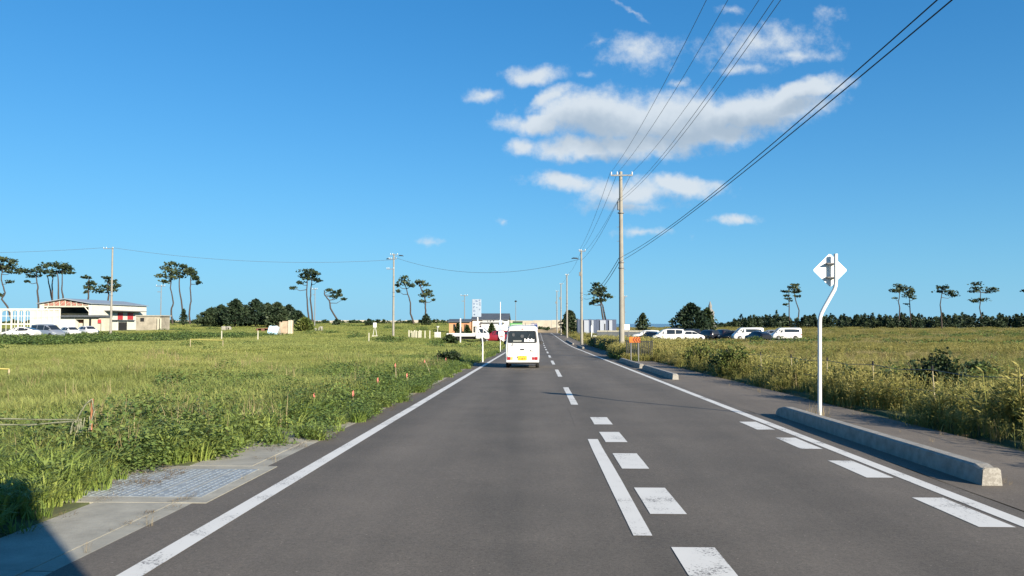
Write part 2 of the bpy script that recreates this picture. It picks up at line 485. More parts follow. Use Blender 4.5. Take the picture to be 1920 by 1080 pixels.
# ------------------------------------------------------------------ terrain
def sstep(a, b, x):
    t = np.clip((np.asarray(x, dtype=float) - a) / (b - a), 0, 1)
    return t * t * (3 - 2 * t)
def road_z(y):
    y = np.asarray(y, dtype=float)
    k = 0.0122
    return np.where(y < 75, -k * y, np.where(y > 115, -k * 95, -k * (y - (y - 75) ** 2 / 80.0)))
LK = ([-80, 0, 30, 70, 110, 160, 230, 300, 420, 9000], [0.9, 0.0, -0.33, -0.42, -0.42, 0.1, 1.2, 1.3, 1.3, 1.3])
RK = ([-80, 0, 90, 140, 220, 300, 380, 9000], [0.9, 0.0, -1.08, -1.12, -0.9, -0.5, -0.3, -0.3])
def ground_z(x, y):
    x = np.asarray(x, dtype=float); y = np.asarray(y, dtype=float)
    r = road_z(y)
    l = np.interp(y, *LK); rr = np.interp(y, *RK)
    wl = sstep(-5, -20, x) if False else sstep(5, 20, -x)
    wr = sstep(7, 18, x)
    z = r + (l - r) * wl + (rr - r) * wr
    und = 0.10 * np.sin(x * 0.21 + 1.3) * np.sin(y * 0.17) + 0.06 * np.sin(x * 0.53 + y * 0.31)
    z = z + und * np.clip((np.maximum(-x - 5, x - 7)) / 6, 0, 1)
    z = np.where((x > -3.97) & (x < 6.6), z - 0.06, z)
    z = np.where(y > 420, z - np.clip((y - 420) / 40, 0, 1) * 8, z)
    return z
def gz(x, y):
    return float(ground_z(x, y))

def ground_mat():
    m = bpy.data.materials.new("meadow_soil"); m.use_nodes = True
    t = m.node_tree; b = t.nodes['Principled BSDF']; lk = t.links.new
    g = N(t, 'ShaderNodeNewGeometry')
    n1 = N(t, 'ShaderNodeTexNoise'); n1.inputs['Scale'].default_value = 0.12; n1.inputs['Detail'].default_value = 8
    n2 = N(t, 'ShaderNodeTexNoise'); n2.inputs['Scale'].default_value = 3.0; n2.inputs['Detail'].default_value = 6
    lk(g.outputs['Position'], n1.inputs['Vector']); lk(g.outputs['Position'], n2.inputs['Vector'])
    f = math_node(t, 'ADD', math_node(t, 'MULTIPLY', n1.outputs[0], 0.6), math_node(t, 'MULTIPLY', n2.outputs[0], 0.4))
    cr = N(t, 'ShaderNodeValToRGB'); e = cr.color_ramp.elements
    e[0].position = 0.32; e[0].color = (0.04, 0.05, 0.017, 1)
    e[1].position = 0.68; e[1].color = (0.12, 0.115, 0.042, 1)
    x = e.new(0.5); x.color = (0.075, 0.088, 0.028, 1)
    lk(f, cr.inputs[0]); lk(cr.outputs[0], b.inputs['Base Color'])
    b.inputs['Roughness'].default_value = 0.95
    bp = N(t, 'ShaderNodeBump'); bp.inputs['Strength'].default_value = 0.8; bp.inputs['Distance'].default_value = 0.1
    lk(n2.outputs[0], bp.inputs['Height']); lk(bp.outputs[0], b.inputs['Normal'])
    return m
def axis(*segs):
    out = []
    for a, b, st in segs:
        out += list(np.arange(a, b, st))
    out.append(segs[-1][1])
    return np.array(out)
gx = axis((-6000, -600, 600), (-600, -120, 24), (-120, -20, 4), (-20, -3.98, 0.8), (-3.98, -3.96, 0.02), (-3.96, 6.59, 1.507), (6.59, 6.61, 0.02), (6.61, 20, 0.8), (20, 120, 4), (120, 600, 24), (600, 6000, 600))
gy = axis((-1200, -80, 80), (-80, 0, 4), (0, 60, 1.5), (60, 130, 2.5), (130, 480, 6), (480, 1000, 130))
XX, YY = np.meshgrid(gx, gy)
ZZ = ground_z(XX, YY)
nx, ny = len(gx), len(gy)
vv = np.stack([XX.ravel(), YY.ravel(), ZZ.ravel()], 1)
ii = (np.arange(ny - 1)[:, None] * nx + np.arange(nx - 1)[None, :]).ravel()
ff = np.stack([ii, ii + 1, ii + nx + 1, ii + nx], 1)
ground = bpy.data.objects.new("ground", mesh_np("ground", vv, ff, ground_mat(), smooth=True))
COL.objects.link(ground); tag(ground, "flat coastal meadow ground on both sides of the road", kind="structure")

M_sea = mat("sea_water", (0.03, 0.09, 0.16), 0.25, var=0.1, vscale=0.01)
sea = MB().quad((-40000, 300, -3.2), (40000, 300, -3.2), (40000, 45000, -3.2), (-40000, 45000, -3.2)).build("sea", M_sea)
tag(sea, "blue sea along the horizon beyond the shore", kind="structure")

# ------------------------------------------------------------------ road
def strip(x0, x1, y0, y1, dz, step=2.0, skirt=0.0, jag=0.0):
    """sheet following the road's slope"""
    ys = np.arange(y0, y1 + 1e-6, step)
    if ys[-1] < y1 - 1e-4: ys = np.append(ys, y1)
    m = MB()
    vs = []
    for y in ys:
        z = float(road_z(y)) + dz
        a = x0 + (rnd.uniform(-jag, jag) if jag else 0); b = x1 + (rnd.uniform(-jag, jag) if jag else 0)
        vs += [(a, y, z), (b, y, z)]
    n = len(ys)
    m.add(vs, [(2 * i, 2 * i + 1, 2 * i + 3, 2 * i + 2) for i in range(n - 1)])
    return m
road = strip(-3.05, 4.1, -40, 236, 0.0, 0.75, jag=0.012).build("road", M_asphalt)
tag(road, "straight two lane grey asphalt road running to the shore", kind="structure")
walk = strip(4.115, 6.2, -40, 236, -0.004, 0.75, jag=0.012).build("sidewalk", M_walk)
tag(walk, "brownish asphalt footway beside the road", kind="structure")
strip(-2.605, -2.445, -40, 232, 0.004, 2.0, jag=0.004).build("edge_line", M_paint, road)["label"] = "long white line along the verge"
strip(3.76, 3.915, -40, 232, 0.004, 2.0, jag=0.004).build("edge_line", M_paint, road)["label"] = "long white line along the concrete kerb blocks"
d0 = 5.95
for k in range(-2, 21):
    y0 = d0 + k * 10.75
    strip(0.705, 0.85, y0, y0 + 5.35, 0.004, 1.07, jag=0.004).build("centre_dash", M_paint, road)
for y0 in (2.4, 4.52, 6.66, 8.86, 11.0, 13.12):
    strip(0.935, 1.235, y0, y0 + 1.12, 0.004, 0.56, jag=0.003).build("speed_block", M_paint, road)
for y0 in (2.1, 4.2, 6.3, 8.4, 10.45, 12.5):
    strip(3.42, 3.70, y0, y0 + 1.1, 0.004, 0.55, jag=0.003).build("speed_block", M_paint, road)

# ---- gutter of concrete slabs along the verge
gutter = empty("gutter", (0, 0, 0)); tag(gutter, "concrete gutter slabs along the grassy verge", kind="structure")
y = -5.05
while y < 60:
    ln = 2.0 if y < 24 else 4.0
    if abs(y - 6.95) < .01: y = 8.86
    if True:
        za, zb = float(road_z(y)), float(road_z(y + ln))
        g = 0.008
        def pr(x0, x1, dz):
            m = MB()
            vs = []
            for yy, z in ((y + g, za), (y + ln - g, zb)):
                vs += [(x0, yy, z + dz), (x1, yy, z + dz), (x0, yy, z - 0.25), (x1, yy, z - 0.25)]
            return m.add(vs, [(0, 1, 5, 4), (2, 6, 7, 3), (0, 4, 6, 2), (1, 3, 7, 5), (0, 2, 3, 1), (4, 5, 7, 6)])
        jz = rnd.uniform(-0.004, 0.006)
        m = pr(-3.93, -3.225, 0.006 + jz * .6); m.build("gutter_slab", M_conc, gutter)
        m = pr(-3.22, -3.055, 0.001); m.build("apron_strip", M_conc, gutter)
    y += ln
def zr(y): return float(road_z(y))
m = MB()     # concrete frame round the grating: four bars
for (x0, x1, y0, y1) in ((-4.45, -2.93, 6.95, 7.17), (-4.45, -2.93, 8.66, 8.86), (-3.06, -2.93, 7.171, 8.659), (-4.45, -4.30, 7.171, 8.659)):
    vs = []
    for yy in (y0, y1):
        vs += [(x0, yy, zr(yy) + 0.006), (x1, yy, zr(yy) + 0.006), (x0, yy, zr(yy) - 0.25), (x1, yy, zr(yy) - 0.25)]
    m.add(vs, [(0, 1, 5, 4), (2, 6, 7, 3), (0, 4, 6, 2), (1, 3, 7, 5), (0, 2, 3, 1), (4, 5, 7, 6)])
m.build("frame_slab", M_conc, gutter)

grating = empty("steel_grating", (-3.68, 7.915, zr(7.915)))
grating.rotation_euler = (math.atan(-0.0122), 0, 0)
tag(grating, "blue grey steel drain grating set in the concrete gutter", "grating")
W = 0.2433
M_steel2 = mat("steel_tread", (0.42, 0.46, 0.48), 0.4, metal=0.4, var=0.1)
for i in range(5):
    x0 = -0.615 + i * 0.247
    m = MB()
    m.box(x0, x0 + W - 0.012, -0.738, 0.738, -0.03, 0.008, 0)
    for r_ in range(3):                       # raised cleats in staggered rows
        xx = x0 + 0.05 + r_ * 0.066
        for q in range(16):
            yy = -0.71 + q * 0.09 + (0.045 if r_ % 2 else 0)
            if yy + 0.06 < 0.73 and rnd.random() < 0.95:
                m.box(xx - 0.007, xx + 0.007, yy, yy + 0.05, 0.0082, 0.0125, 1)
    m.build("grating_panel", [M_steel, M_steel2], grating)
MB().box(-0.62, 0.62, -0.742, 0.742, -0.3, -0.05).build("pit", M_dark, grating)

# ---- concrete kerb blocks
def kerb_block(y0, y1, label, h=0.185, x0=4.39, x1=4.605, painted=False):
    yc = (y0 + y1) / 2
    root = empty("kerb_block", (0, yc, zr(yc)))
    root.rotation_euler = (math.atan2(zr(y1) - zr(y0), y1 - y0), 0, 0)
    hl = (y1 - y0) / 2
    prof = [(x0, -0.06), (x0 + 0.022, h * 0.90), (x0 + 0.045, h), (x1 - 0.04, h), (x1 - 0.015, h * 0.88), (x1, -0.06)]
    st = [(-hl, 0.55, -0.0), (-hl + 0.05, 0.86, 0), (-hl + 0.16, 1.0, 0), (hl - 0.45, 1.0, 0), (hl - 0.12, 0.72, 0), (hl, 0.35, 0)]
    m = MB(); vs = []
    xm = (x0 + x1) / 2
    for (yy, s, _) in st:
        for (x, z) in prof:
            vs.append((xm + (x - xm) * (0.93 + 0.07 * s), yy, z if z < 0 else z * s))
    if painted is not None:
        vs[:6] = [(x, -hl - 0.0, z if z < 0 else z * 0.92) for x, z in prof]
    n = 6
    fs = [(i * n + k, i * n + k + 1, (i + 1) * n + k + 1, (i + 1) * n + k) for i in range(len(st) - 1) for k in range(n - 1)]
    fs += [tuple(range(n)), tuple(range(len(vs) - n, len(vs)))]
    m.add(vs, fs)
    m.build("block", M_kerb, root)
    e = MB()
    e.add([(xm + (x - xm) * 0.97, -hl - 0.012, (z if z < 0 else z * 0.90)) for x, z in prof] + [(xm + (x - xm) * 0.97, -hl - 0.002, (z if z < 0 else z * 0.90)) for x, z in prof],
          [(0, 1, 2, 3, 4, 5)] + [(i, i + 1, i + 7, i + 6) for i in range(5)])
    e.build("painted_end", paint_worn, root)["label"] = "end face with worn white paint"
    tag(root, label, "kerb", "concrete kerb blocks beside the edge line")
    return root
paint_worn = paint_mat("worn_white_paint", (0.31, 0.295, 0.26), (0.19, 0.175, 0.15), 0.49)
kerb_block(8.05, 14.85, "long concrete kerb block in front of the bent sign post")
kerb_block(26.0, 33.6, "concrete kerb block farther up the road, its whitish end towards us")
kerb_block(34.4, 43.0, "concrete kerb block ending at the foot of the nearest utility pole")
kerb_block(78, 88, "low concrete kerb block just before the second utility pole")
kerb_block(100, 122, "far concrete kerb between the second and third utility poles")

# ------------------------------------------------------------------ ground vegetation (uncountable)
def blades(n, rad, hmin, hmax, wid, lean, seed, seg=3, droop=0.35):
    """grass tuft: n curved tapering blades; returns verts, quads, tip attribute"""
    g = np.random.default_rng(seed)
    V, Fc, T = [], [], []
    for _ in range(n):
        a, r_ = g.uniform(0, 2 * np.pi), rad * np.sqrt(g.uniform())
        bx, by = r_ * np.cos(a), r_ * np.sin(a)
        h = g.uniform(hmin, hmax); d = a + g.normal(0, 0.9)
        ln = lean * g.uniform(0.3, 1.3) * h
        w = wid * g.uniform(0.7, 1.3)
        px, py = -np.sin(d + g.normal(0, .6)) * w, np.cos(d) * w
        o = len(V)
        for k in range(seg + 1):
            t = k / seg
            cx, cy = bx + np.cos(d) * ln * t ** 1.7, by + np.sin(d) * ln * t ** 1.7
            cz = h * (t - droop * t ** 3)
            s = (1 - t) ** 0.7 if k < seg else 0.06
            V += [(cx - px * s, cy - py * s, cz), (cx + px * s, cy + py * s, cz)]; T += [t, t]
        for k in range(seg):
            Fc.append((o + 2 * k, o + 2 * k + 1, o + 2 * k + 3, o + 2 * k + 2))
    return V, Fc, T
def leaves(n, rad, h, lw, seed, V=None, Fc=None, T=None):
    """broad-leaved weed clump: folded leaf blades on a mound, plus stalks"""
    g = np.random.default_rng(seed)
    V = V or []; Fc = Fc or []; T = T or []
    for _ in range(n):
        a, r_ = g.uniform(0, 2 * np.pi), rad * np.sqrt(g.uniform())
        z = h * (1 - (r_ / rad) ** 2 * 0.55) * g.uniform(0.25, 1.05)
        c = np.array((r_ * np.cos(a), r_ * np.sin(a), z))
        d = a + g.normal(0, 1.2); tilt = g.uniform(-0.5, 0.35)
        l = lw * g.uniform(0.8, 1.9); w = lw * g.uniform(0.35, 0.6)
        ax = np.array((np.cos(d) * np.cos(tilt), np.sin(d) * np.cos(tilt), np.sin(tilt)))
        sx = np.array((-np.sin(d), np.cos(d), g.normal(0, 0.35)))
        up = np.array((0, 0, 1.0))
        o = len(V)
        pts = [c - ax * l * .5, c - ax * .1 * l + sx * w + up * w * .3, c + ax * l * .6 - up * .1 * l, c - ax * .1 * l - sx * w + up * w * .3]
        V += [tuple(p) for p in pts]; T += [0.2, 0.6, 1.0, 0.6]
        Fc.append((o, o + 1, o + 2, o + 3))
    return V, Fc, T
def plumes(n, rad, h, seed, wk=1.0):
    """tall weed: upright stalks with feathery flower heads of many small slips"""
    g = np.random.default_rng(seed)
    V, Fc, T = blades(int(n * 2), rad, h * .35, h * .75, 0.012, 0.35, seed + 50)
    V = list(V); Fc = list(Fc); T = list(T)
    for _ in range(n):
        a, r_ = g.uniform(0, 2 * np.pi), rad * np.sqrt(g.uniform())
        bx, by = r_ * np.cos(a), r_ * np.sin(a); hh = h * g.uniform(.7, 1.1)
        lx, ly = g.normal(0, .12) * hh, g.normal(0, .12) * hh
        o = len(V)
        V += [(bx - .005, by, 0), (bx + .005, by, 0), (bx + lx + .003, by + ly, hh), (bx + lx - .003, by + ly, hh)]; T += [0, 0, .7, .7]
        Fc.append((o, o + 1, o + 2, o + 3))
        for q in range(22):
            t = g.uniform(.35, 1.03); s = (1.15 - t) * .22 + .03
            c = np.array((bx + lx * t, by + ly * t, hh * t)); d = g.uniform(0, 6.28)
            ax = np.array((np.cos(d), np.sin(d), g.uniform(.1, .9))) * s * g.uniform(.5, 1.1)
            sx = np.array((-np.sin(d), np.cos(d), g.normal(0, .5))) * (.005 + .006 * g.uniform()) * wk
            o = len(V)
            V += [tuple(c), tuple(c + ax * .5 + sx), tuple(c + ax), tuple(c + ax * .5 - sx)]; T += [t * .7, t, t, t]
            Fc.append((o, o + 1, o + 2, o + 3))
    return V, Fc, T

M_grassL = leaf_mat("field_grass_green", [(0.112, 0.175, 0.044), (0.185, 0.240, 0.054), (0.280, 0.290, 0.072)], 0.075, 0.3, tipcol=(0.46, 0.43, 0.16), tipamt=0.65)
M_grassV = leaf_mat("verge_grass_green", [(0.120, 0.190, 0.040), (0.185, 0.260, 0.052), (0.275, 0.320, 0.075)], 0.3, 0.3, tipcol=(0.28, 0.30, 0.10), tipamt=0.5)
M_weed = leaf_mat("broad_weed_leaves", [(0.085, 0.140, 0.042), (0.140, 0.205, 0.052), (0.235, 0.285, 0.080)], 0.35, 0.25, rough=0.5)
M_grassR = leaf_mat("dry_field_grass", [(0.115, 0.150, 0.046), (0.225, 0.212, 0.068), (0.300, 0.238, 0.105)], 0.06, 0.25, tipcol=(0.48, 0.39, 0.18), tipamt=0.6)
M_plume = leaf_mat("yellowing_weed_plumes", [(0.120, 0.150, 0.040), (0.225, 0.225, 0.058), (0.330, 0.280, 0.100)], 0.12, 0.25, tipcol=(0.46, 0.39, 0.13), tipamt=0.6)
M_tuft = leaf_mat("tall_dead_stalks", [(0.20, 0.15, 0.08), (0.30, 0.23, 0.12), (0.42, 0.34, 0.19)], 0.5, 0.2)
M_straw = leaf_mat("straw_dead_grass", [(0.10, 0.07, 0.035), (0.16, 0.115, 0.06), (0.24, 0.18, 0.10)], 0.5, 0.2)

LIB = {}
def lib(key, geo, mt):
    """source plant meshes for the scattered stuff; kept out of the scene itself"""
    c = LIB.setdefault(key, bpy.data.collections.new("plants_" + key))
    V, Fc, T = geo
    o = bpy.data.objects.new("%s_%02d" % (key, len(c.objects)), mesh_np(key, np.array(V), np.array(Fc), mt, {"tip": T}))
    c.objects.link(o)
for k in range(5):
    lib("verge", blades(46, .16, .28, .62, .011, .75, 100 + k, 4, .45), M_grassV)
    lib("field", blades(100, .30, .20, .48, .0055, .5, 200 + k), M_grassL)
    lib("fieldfar", blades(200, .95, .22, .50, .016, .45, 300 + k), M_grassL)
    lib("weed", leaves(120, .32, .42, .042, 400 + k), M_weed)
    lib("weedfar", leaves(140, .9, .60, .12, 450 + k), M_weed)
    lib("dry", blades(110, .30, .18, .50, .005, .6, 500 + k), M_grassR)
    lib("plume", plumes(10, .30, .60, 600 + k), M_plume)
    lib("dryfar", blades(200, .95, .22, .55, .016, .5, 700 + k), M_grassR)
    lib("plumefar", plumes(30, 1.0, .62, 800 + k, 2.2), M_plume)
    lib("stalk", blades(14, .22, .45, .95, .006, .35, 950 + k, 3, .2), M_tuft)
    lib("straw", blades(26, .16, .02, .07, .0035, 2.4, 900 + k), M_straw)

def scatter(name, key, pts, scl, label, cat):
    pts = np.asarray(pts, dtype=np.float32)
    n = len(pts)
    me = bpy.data.meshes.new(name)
    me.vertices.add(n); me.vertices.foreach_set("co", pts.ravel())
    a = me.attributes.new("rz", 'FLOAT', 'POINT'); a.data.foreach_set("value", rng.uniform(0, 6.28, n).astype(np.float32))
    a = me.attributes.new("sc", 'FLOAT', 'POINT'); a.data.foreach_set("value", np.asarray(scl, dtype=np.float32))
    a = me.attributes.new("vi", 'INT', 'POINT'); a.data.foreach_set("value", rng.integers(0, 5, n).astype(np.int32))
    o = bpy.data.objects.new(name, me); COL.objects.link(o)
    ng = bpy.data.node_groups.new(name, 'GeometryNodeTree')
    ng.interface.new_socket('Geometry', in_out='INPUT', socket_type='NodeSocketGeometry')
    ng.interface.new_socket('Geometry', in_out='OUTPUT', socket_type='NodeSocketGeometry')
    gi, go = N(ng, 'NodeGroupInput'), N(ng, 'NodeGroupOutput')
    ci = N(ng, 'GeometryNodeCollectionInfo'); ci.inputs['Collection'].default_value = LIB[key]
    ci.inputs['Separate Children'].default_value = True; ci.inputs['Reset Children'].default_value = True
    ip = N(ng, 'GeometryNodeInstanceOnPoints'); ip.inputs['Pick Instance'].default_value = True
    def attr(nm, dt):
        x = N(ng, 'GeometryNodeInputNamedAttribute', data_type=dt); x.inputs['Name'].default_value = nm
        return x.outputs['Attribute']
    cx = N(ng, 'ShaderNodeCombineXYZ')
    lk = ng.links.new
    lk(attr("rz", 'FLOAT'), cx.inputs[2])
    lk(gi.outputs[0], ip.inputs['Points']); lk(ci.outputs[0], ip.inputs['Instance'])
    lk(attr("vi", 'INT'), ip.inputs['Instance Index'])
    lk(cx.outputs[0], ip.inputs['Rotation'])
    lk(attr("sc", 'FLOAT'), ip.inputs['Scale'])
    lk(ip.outputs[0], go.inputs[0])
    md = o.modifiers.new("scatter", 'NODES'); md.node_group = ng
    tag(o, label, cat, kind="stuff")
    return o

def fieldnoise(x, y, s, ph=0.0):
    return (np.sin(x * s + ph) * np.cos(y * s * .8 + 1.7 * ph) + np.sin(x * s * 2.3 + y * s * 1.1 + ph) * .6 + np.sin(y * s * 2.9 - x * s * .7) * .4) / 2.0
def region(bands, xlo, xhi):
    X, Y = [], []
    for (y0, y1, den) in bands:
        lo0, hi0 = min(xlo(y0), xlo(y1)), max(xhi(y0), xhi(y1))
        n = int((y1 - y0) * (hi0 - lo0) * den)
        y = rng.uniform(y0, y1, n); x = rng.uniform(lo0, hi0, n)
        k = (x > np.vectorize(xlo)(y)) & (x < np.vectorize(xhi)(y))
        X.append(x[k]); Y.append(y[k])
    return np.concatenate(X), np.concatenate(Y)
def put(x, y, sink=0.02):
    return np.stack([x, y, ground_z(x, y) - sink], 1)

def vergeL(y):
    b = np.interp(y, [-5, 6.2, 6.9, 8.9, 9.5, 12, 16, 20, 30, 60, 240], [-3.98, -3.98, -4.12, -4.15, -3.66, -3.30, -3.20, -3.18, -3.18, -3.2, -3.2])
    return b + 0.10 * np.sin(y * 2.1) + 0.07 * np.sin(y * 5.3 + 1) + (0.12 * np.sin(y * .73 + 2) + .09 * np.sin(y * 1.37)) * np.clip((y - 9) / 3, 0, 1)
def vergeR(y):
    return 6.3 + 0.16 * np.sin(y * 1.3) + 0.1 * np.sin(y * 3.7)
left = lambda y: -0.86 * y - 5
right = lambda y: 0.80 * y + 5
# the grassy verge close to the road
x, y = region([(2, 12, 26), (12, 22, 18), (22, 45, 9)], lambda y: max(left(y), -8.5), lambda y: float(vergeL(y)))
near = np.exp(-((x - vergeL(y)) / 1.4) ** 2)
pick = rng.uniform(size=len(x))
wn = fieldnoise(x, y, 0.9, 2.0)
isw = (pick < 0.50 * near + 0.02 + 0.30 * wn) & (y > 8.2) | (pick < 0.05)
edge = np.clip((vergeL(y) - x) / 0.6, 0, 1)
sc = rng.uniform(.7, 1.15, len(x)) * (0.62 + 0.38 * edge)
scatter("verge_grass", "verge", put(x[~isw], y[~isw]), sc[~isw], "long green grass growing along the near verge", "grass")
scatter("roadside_weeds", "weed", put(x[isw], y[isw]), sc[isw] * 1.1, "low broad leaved weeds crowding the gutter", "weeds")
# weeds spilling over the gutter slabs to the asphalt
ye = np.concatenate([rng.uniform(10.6, 26, 330), rng.uniform(26, 62, 260)])
xe = -3.22 + .12 * np.sin(ye * 1.9) + .09 * np.sin(ye * 4.7 + 1) + rng.normal(0, .07, len(ye))
keep = np.sin(ye * .9 + 1.5) + .8 * np.sin(ye * 2.3) > -1.05
xe, ye = xe[keep], ye[keep]
h_ = len(xe) // 2
scatter("gutter_weeds", "weed", np.stack([xe[::2], ye[::2], road_z(ye[::2]) - .02], 1), rng.uniform(.35, .8, len(xe[::2])), "leafy weeds spilling over the gutter to the asphalt", "weeds")
scatter("gutter_grass", "verge", np.stack([xe[1::2], ye[1::2], road_z(ye[1::2]) - .02], 1), rng.uniform(.35, .7, len(xe[1::2])), "grass tufts spilling over the gutter to the asphalt", "grass")
# the meadow beyond it
x, y = region([(5, 14, 13), (14, 25, 11), (25, 45, 6.5)], left, lambda y: float(vergeL(y)) - 1.2)
wn = fieldnoise(x, y, 0.35, 1.0)
isw = rng.uniform(size=len(x)) < np.clip(0.02 + 0.16 * wn, 0, .3) * np.clip((26 - y) / 10, .15, 1)
scatter("meadow_grass", "field", put(x[~isw], y[~isw]), rng.uniform(.8, 1.35, (~isw).sum()) * (1 + .35 * fieldnoise(x[~isw], y[~isw], .45, 4.)), "yellow green seeding grass of the meadow across the gutter", "grass")
scatter("meadow_weeds", "weed", put(x[isw], y[isw]), rng.uniform(.9, 1.5, isw.sum()), "dark leafy weeds scattered through the green meadow", "weeds")
x, y = region([(45, 80, 1.5), (80, 150, .6), (150, 330, .22)], lambda y: left(y), lambda y: float(vergeL(y)) - .7)
ok = ~((x < -78) & (y > 128) & (y < 175))
x, y = x[ok], y[ok]
wn = fieldnoise(x, y, 0.12, 0.4)
isw = rng.uniform(size=len(x)) < np.clip(-.02 + 0.16 * wn + 0.5 * ((x < -38) & (y > 62) & (y < 120)), 0, .85)
s = rng.uniform(.75, 1.2, len(x)) * np.clip(y / 130, 1, 1.5)
scatter("far_meadow_grass", "fieldfar", put(x[~isw], y[~isw], .05), s[~isw], "distant green meadow grass reaching to the parked cars and pines", "grass")
scatter("far_meadow_weeds", "weedfar", put(x[isw], y[isw], .05), s[isw] * 1.1, "dark green weed patches far out in the meadow", "weeds")
# the drier field across the road
x, y = region([(3, 14, 15), (14, 30, 11), (30, 50, 7)], lambda y: float(vergeR(y)), right)
ok = ~((x < 6.9) & (y > 50))
x, y = x[ok], y[ok]
wn = fieldnoise(x, y, 0.5, 3.0)
isp = rng.uniform(size=len(x)) < np.clip(0.75 * np.exp(-np.clip(x - 8, 0, 99) / 2.5) + .10 + .3 * wn, .02, .95)
edge = np.clip((x - vergeR(y)) / 0.9, 0, 1)
cl = fieldnoise(x, y, 1.5, .7) + .6 * fieldnoise(x, y, 3.9, 2.2)
ok = rng.uniform(size=len(x)) < np.clip(.75 + .8 * cl, .12, 1)
x, y, edge, cl, isp = x[ok], y[ok], edge[ok], cl[ok], isp[ok]
sc = rng.uniform(.75, 1.3, len(x)) * (0.55 + 0.45 * edge) * np.clip(.66 + .38 * cl, .3, .95) * (1 + .45 * np.exp(-((x - 7.1) / .8) ** 2))
scatter("dry_grass", "dry", put(x[~isp], y[~isp]), sc[~isp], "dry olive grass of the field behind the kerb block", "grass")
scatter("yellow_weeds", "plume", put(x[isp], y[isp]), sc[isp], "tall yellowing feathery weeds behind the footway", "weeds")
x, y = region([(50, 80, 1.6), (80, 150, .65), (150, 300, .2)], lambda y: 7.0, right)
ok = ~((x > 8) & (x < 44) & (y > 112) & (y < 150))
x, y = x[ok], y[ok]
wn = fieldnoise(x, y, 0.13, 3.0)
isp = rng.uniform(size=len(x)) < np.clip(0.12 + .45 * wn + .6 * (x < 12), .02, .9)
s = rng.uniform(.7, 1.15, len(x)) * np.clip(y / 130, 1, 1.5)
scatter("far_dry_grass", "dryfar", put(x[~isp], y[~isp], .05), s[~isp], "distant dry grass spreading to the dark pine wood", "grass")
s = s * np.where((x < 12) & (y < 100), 1.45, 1)
scatter("far_yellow_weeds", "plumefar", put(x[isp], y[isp], .05), s[isp], "far yellow weeds in front of the parked vans", "weeds")
x, y = region([(3, 16, 2.2), (16, 40, 1.3), (40, 90, .25)], lambda y: float(vergeR(y)) + .25, right)
keep = fieldnoise(x, y, .8, 5.0) > -.1
scatter("dead_stalks", "stalk", put(x[keep], y[keep]), rng.uniform(.45, .9, keep.sum()), "pale dead stalks standing among the yellow weeds", "weeds")
x, y = region([(5, 16, 1.6), (16, 45, .9)], left, lambda y: float(vergeL(y)) - .5)
keep = fieldnoise(x, y, .7, 2.0) > .1
scatter("seed_stalks", "stalk", put(x[keep], y[keep]), rng.uniform(.5, .95, keep.sum()), "thin straw coloured seed stalks in the green meadow", "grass")
x, y = region([(8, 30, 1.4), (30, 60, .5)], lambda y: float(vergeR(y)) + .5, right)
keep = fieldnoise(x, y, .33, 4.1) > .30
scatter("dark_weed_patches", "weed", put(x[keep], y[keep]), rng.uniform(1.0, 1.7, keep.sum()), "dark green weed patches in the dry field", "weeds")
x, y = region([(60, 220, .06)], lambda y: 9.0, right)
keep = fieldnoise(x, y, .09, 1.1) > .35
scatter("far_dark_weeds", "weedfar", put(x[keep], y[keep], .05), rng.uniform(1.0, 1.8, keep.sum()), "far dark green weed bands in the dry field", "weeds")
# weeds crowding the nearest pole, the railing and the fence behind it
x = np.concatenate([rng.uniform(4.75, 6.1, 60), rng.uniform(4.8, 8.5, 420), rng.uniform(6.45, 8.5, 420), rng.normal(5.2, .35, 40)])
y = np.concatenate([rng.uniform(43.2, 44.3, 60), rng.uniform(44.8, 53, 420), rng.uniform(53, 96, 420), rng.uniform(46.5, 49.6, 40)])
ok = ~((x < 6.3) & (y > 51.5))
x, y = x[ok], y[ok]
s = rng.uniform(.9, 1.6, len(x)) * np.where(y < 44.5, .5, 1) * np.where(y > 53, 1.35, 1)
k = rng.uniform(size=len(x)) < .6
scatter("pole_weeds", "plume", np.stack([x[k], y[k], road_z(y[k]) - .03], 1), s[k], "tall yellow green weeds crowding the nearest utility pole and railing", "weeds")
scatter("pole_leaf_weeds", "weed", np.stack([x[~k], y[~k], road_z(y[~k]) - .03], 1), s[~k] * 1.2, "leafy dark weeds at the foot of the nearest utility pole", "weeds")
# few tufts in the pavement joints behind the kerb block
x = np.concatenate([rng.normal(4.9, .06, 9), rng.uniform(4.62, 4.75, 22), rng.uniform(5.4, 6.1, 30), rng.uniform(-3.1, -3.0, 26)])
y = np.concatenate([rng.normal(14.0, .12, 9), rng.uniform(8, 14.4, 22), rng.uniform(5, 30, 30), rng.uniform(4.5, 24, 26)])
scatter("joint_tufts", "stalk", np.stack([x, y, road_z(y)], 1), np.concatenate([rng.uniform(.25, .5, 9), rng.uniform(.06, .16, 22), rng.uniform(.05, .2, 30), rng.uniform(.05, .15, 26)]), "small dead tufts in the pavement joints", "weeds")
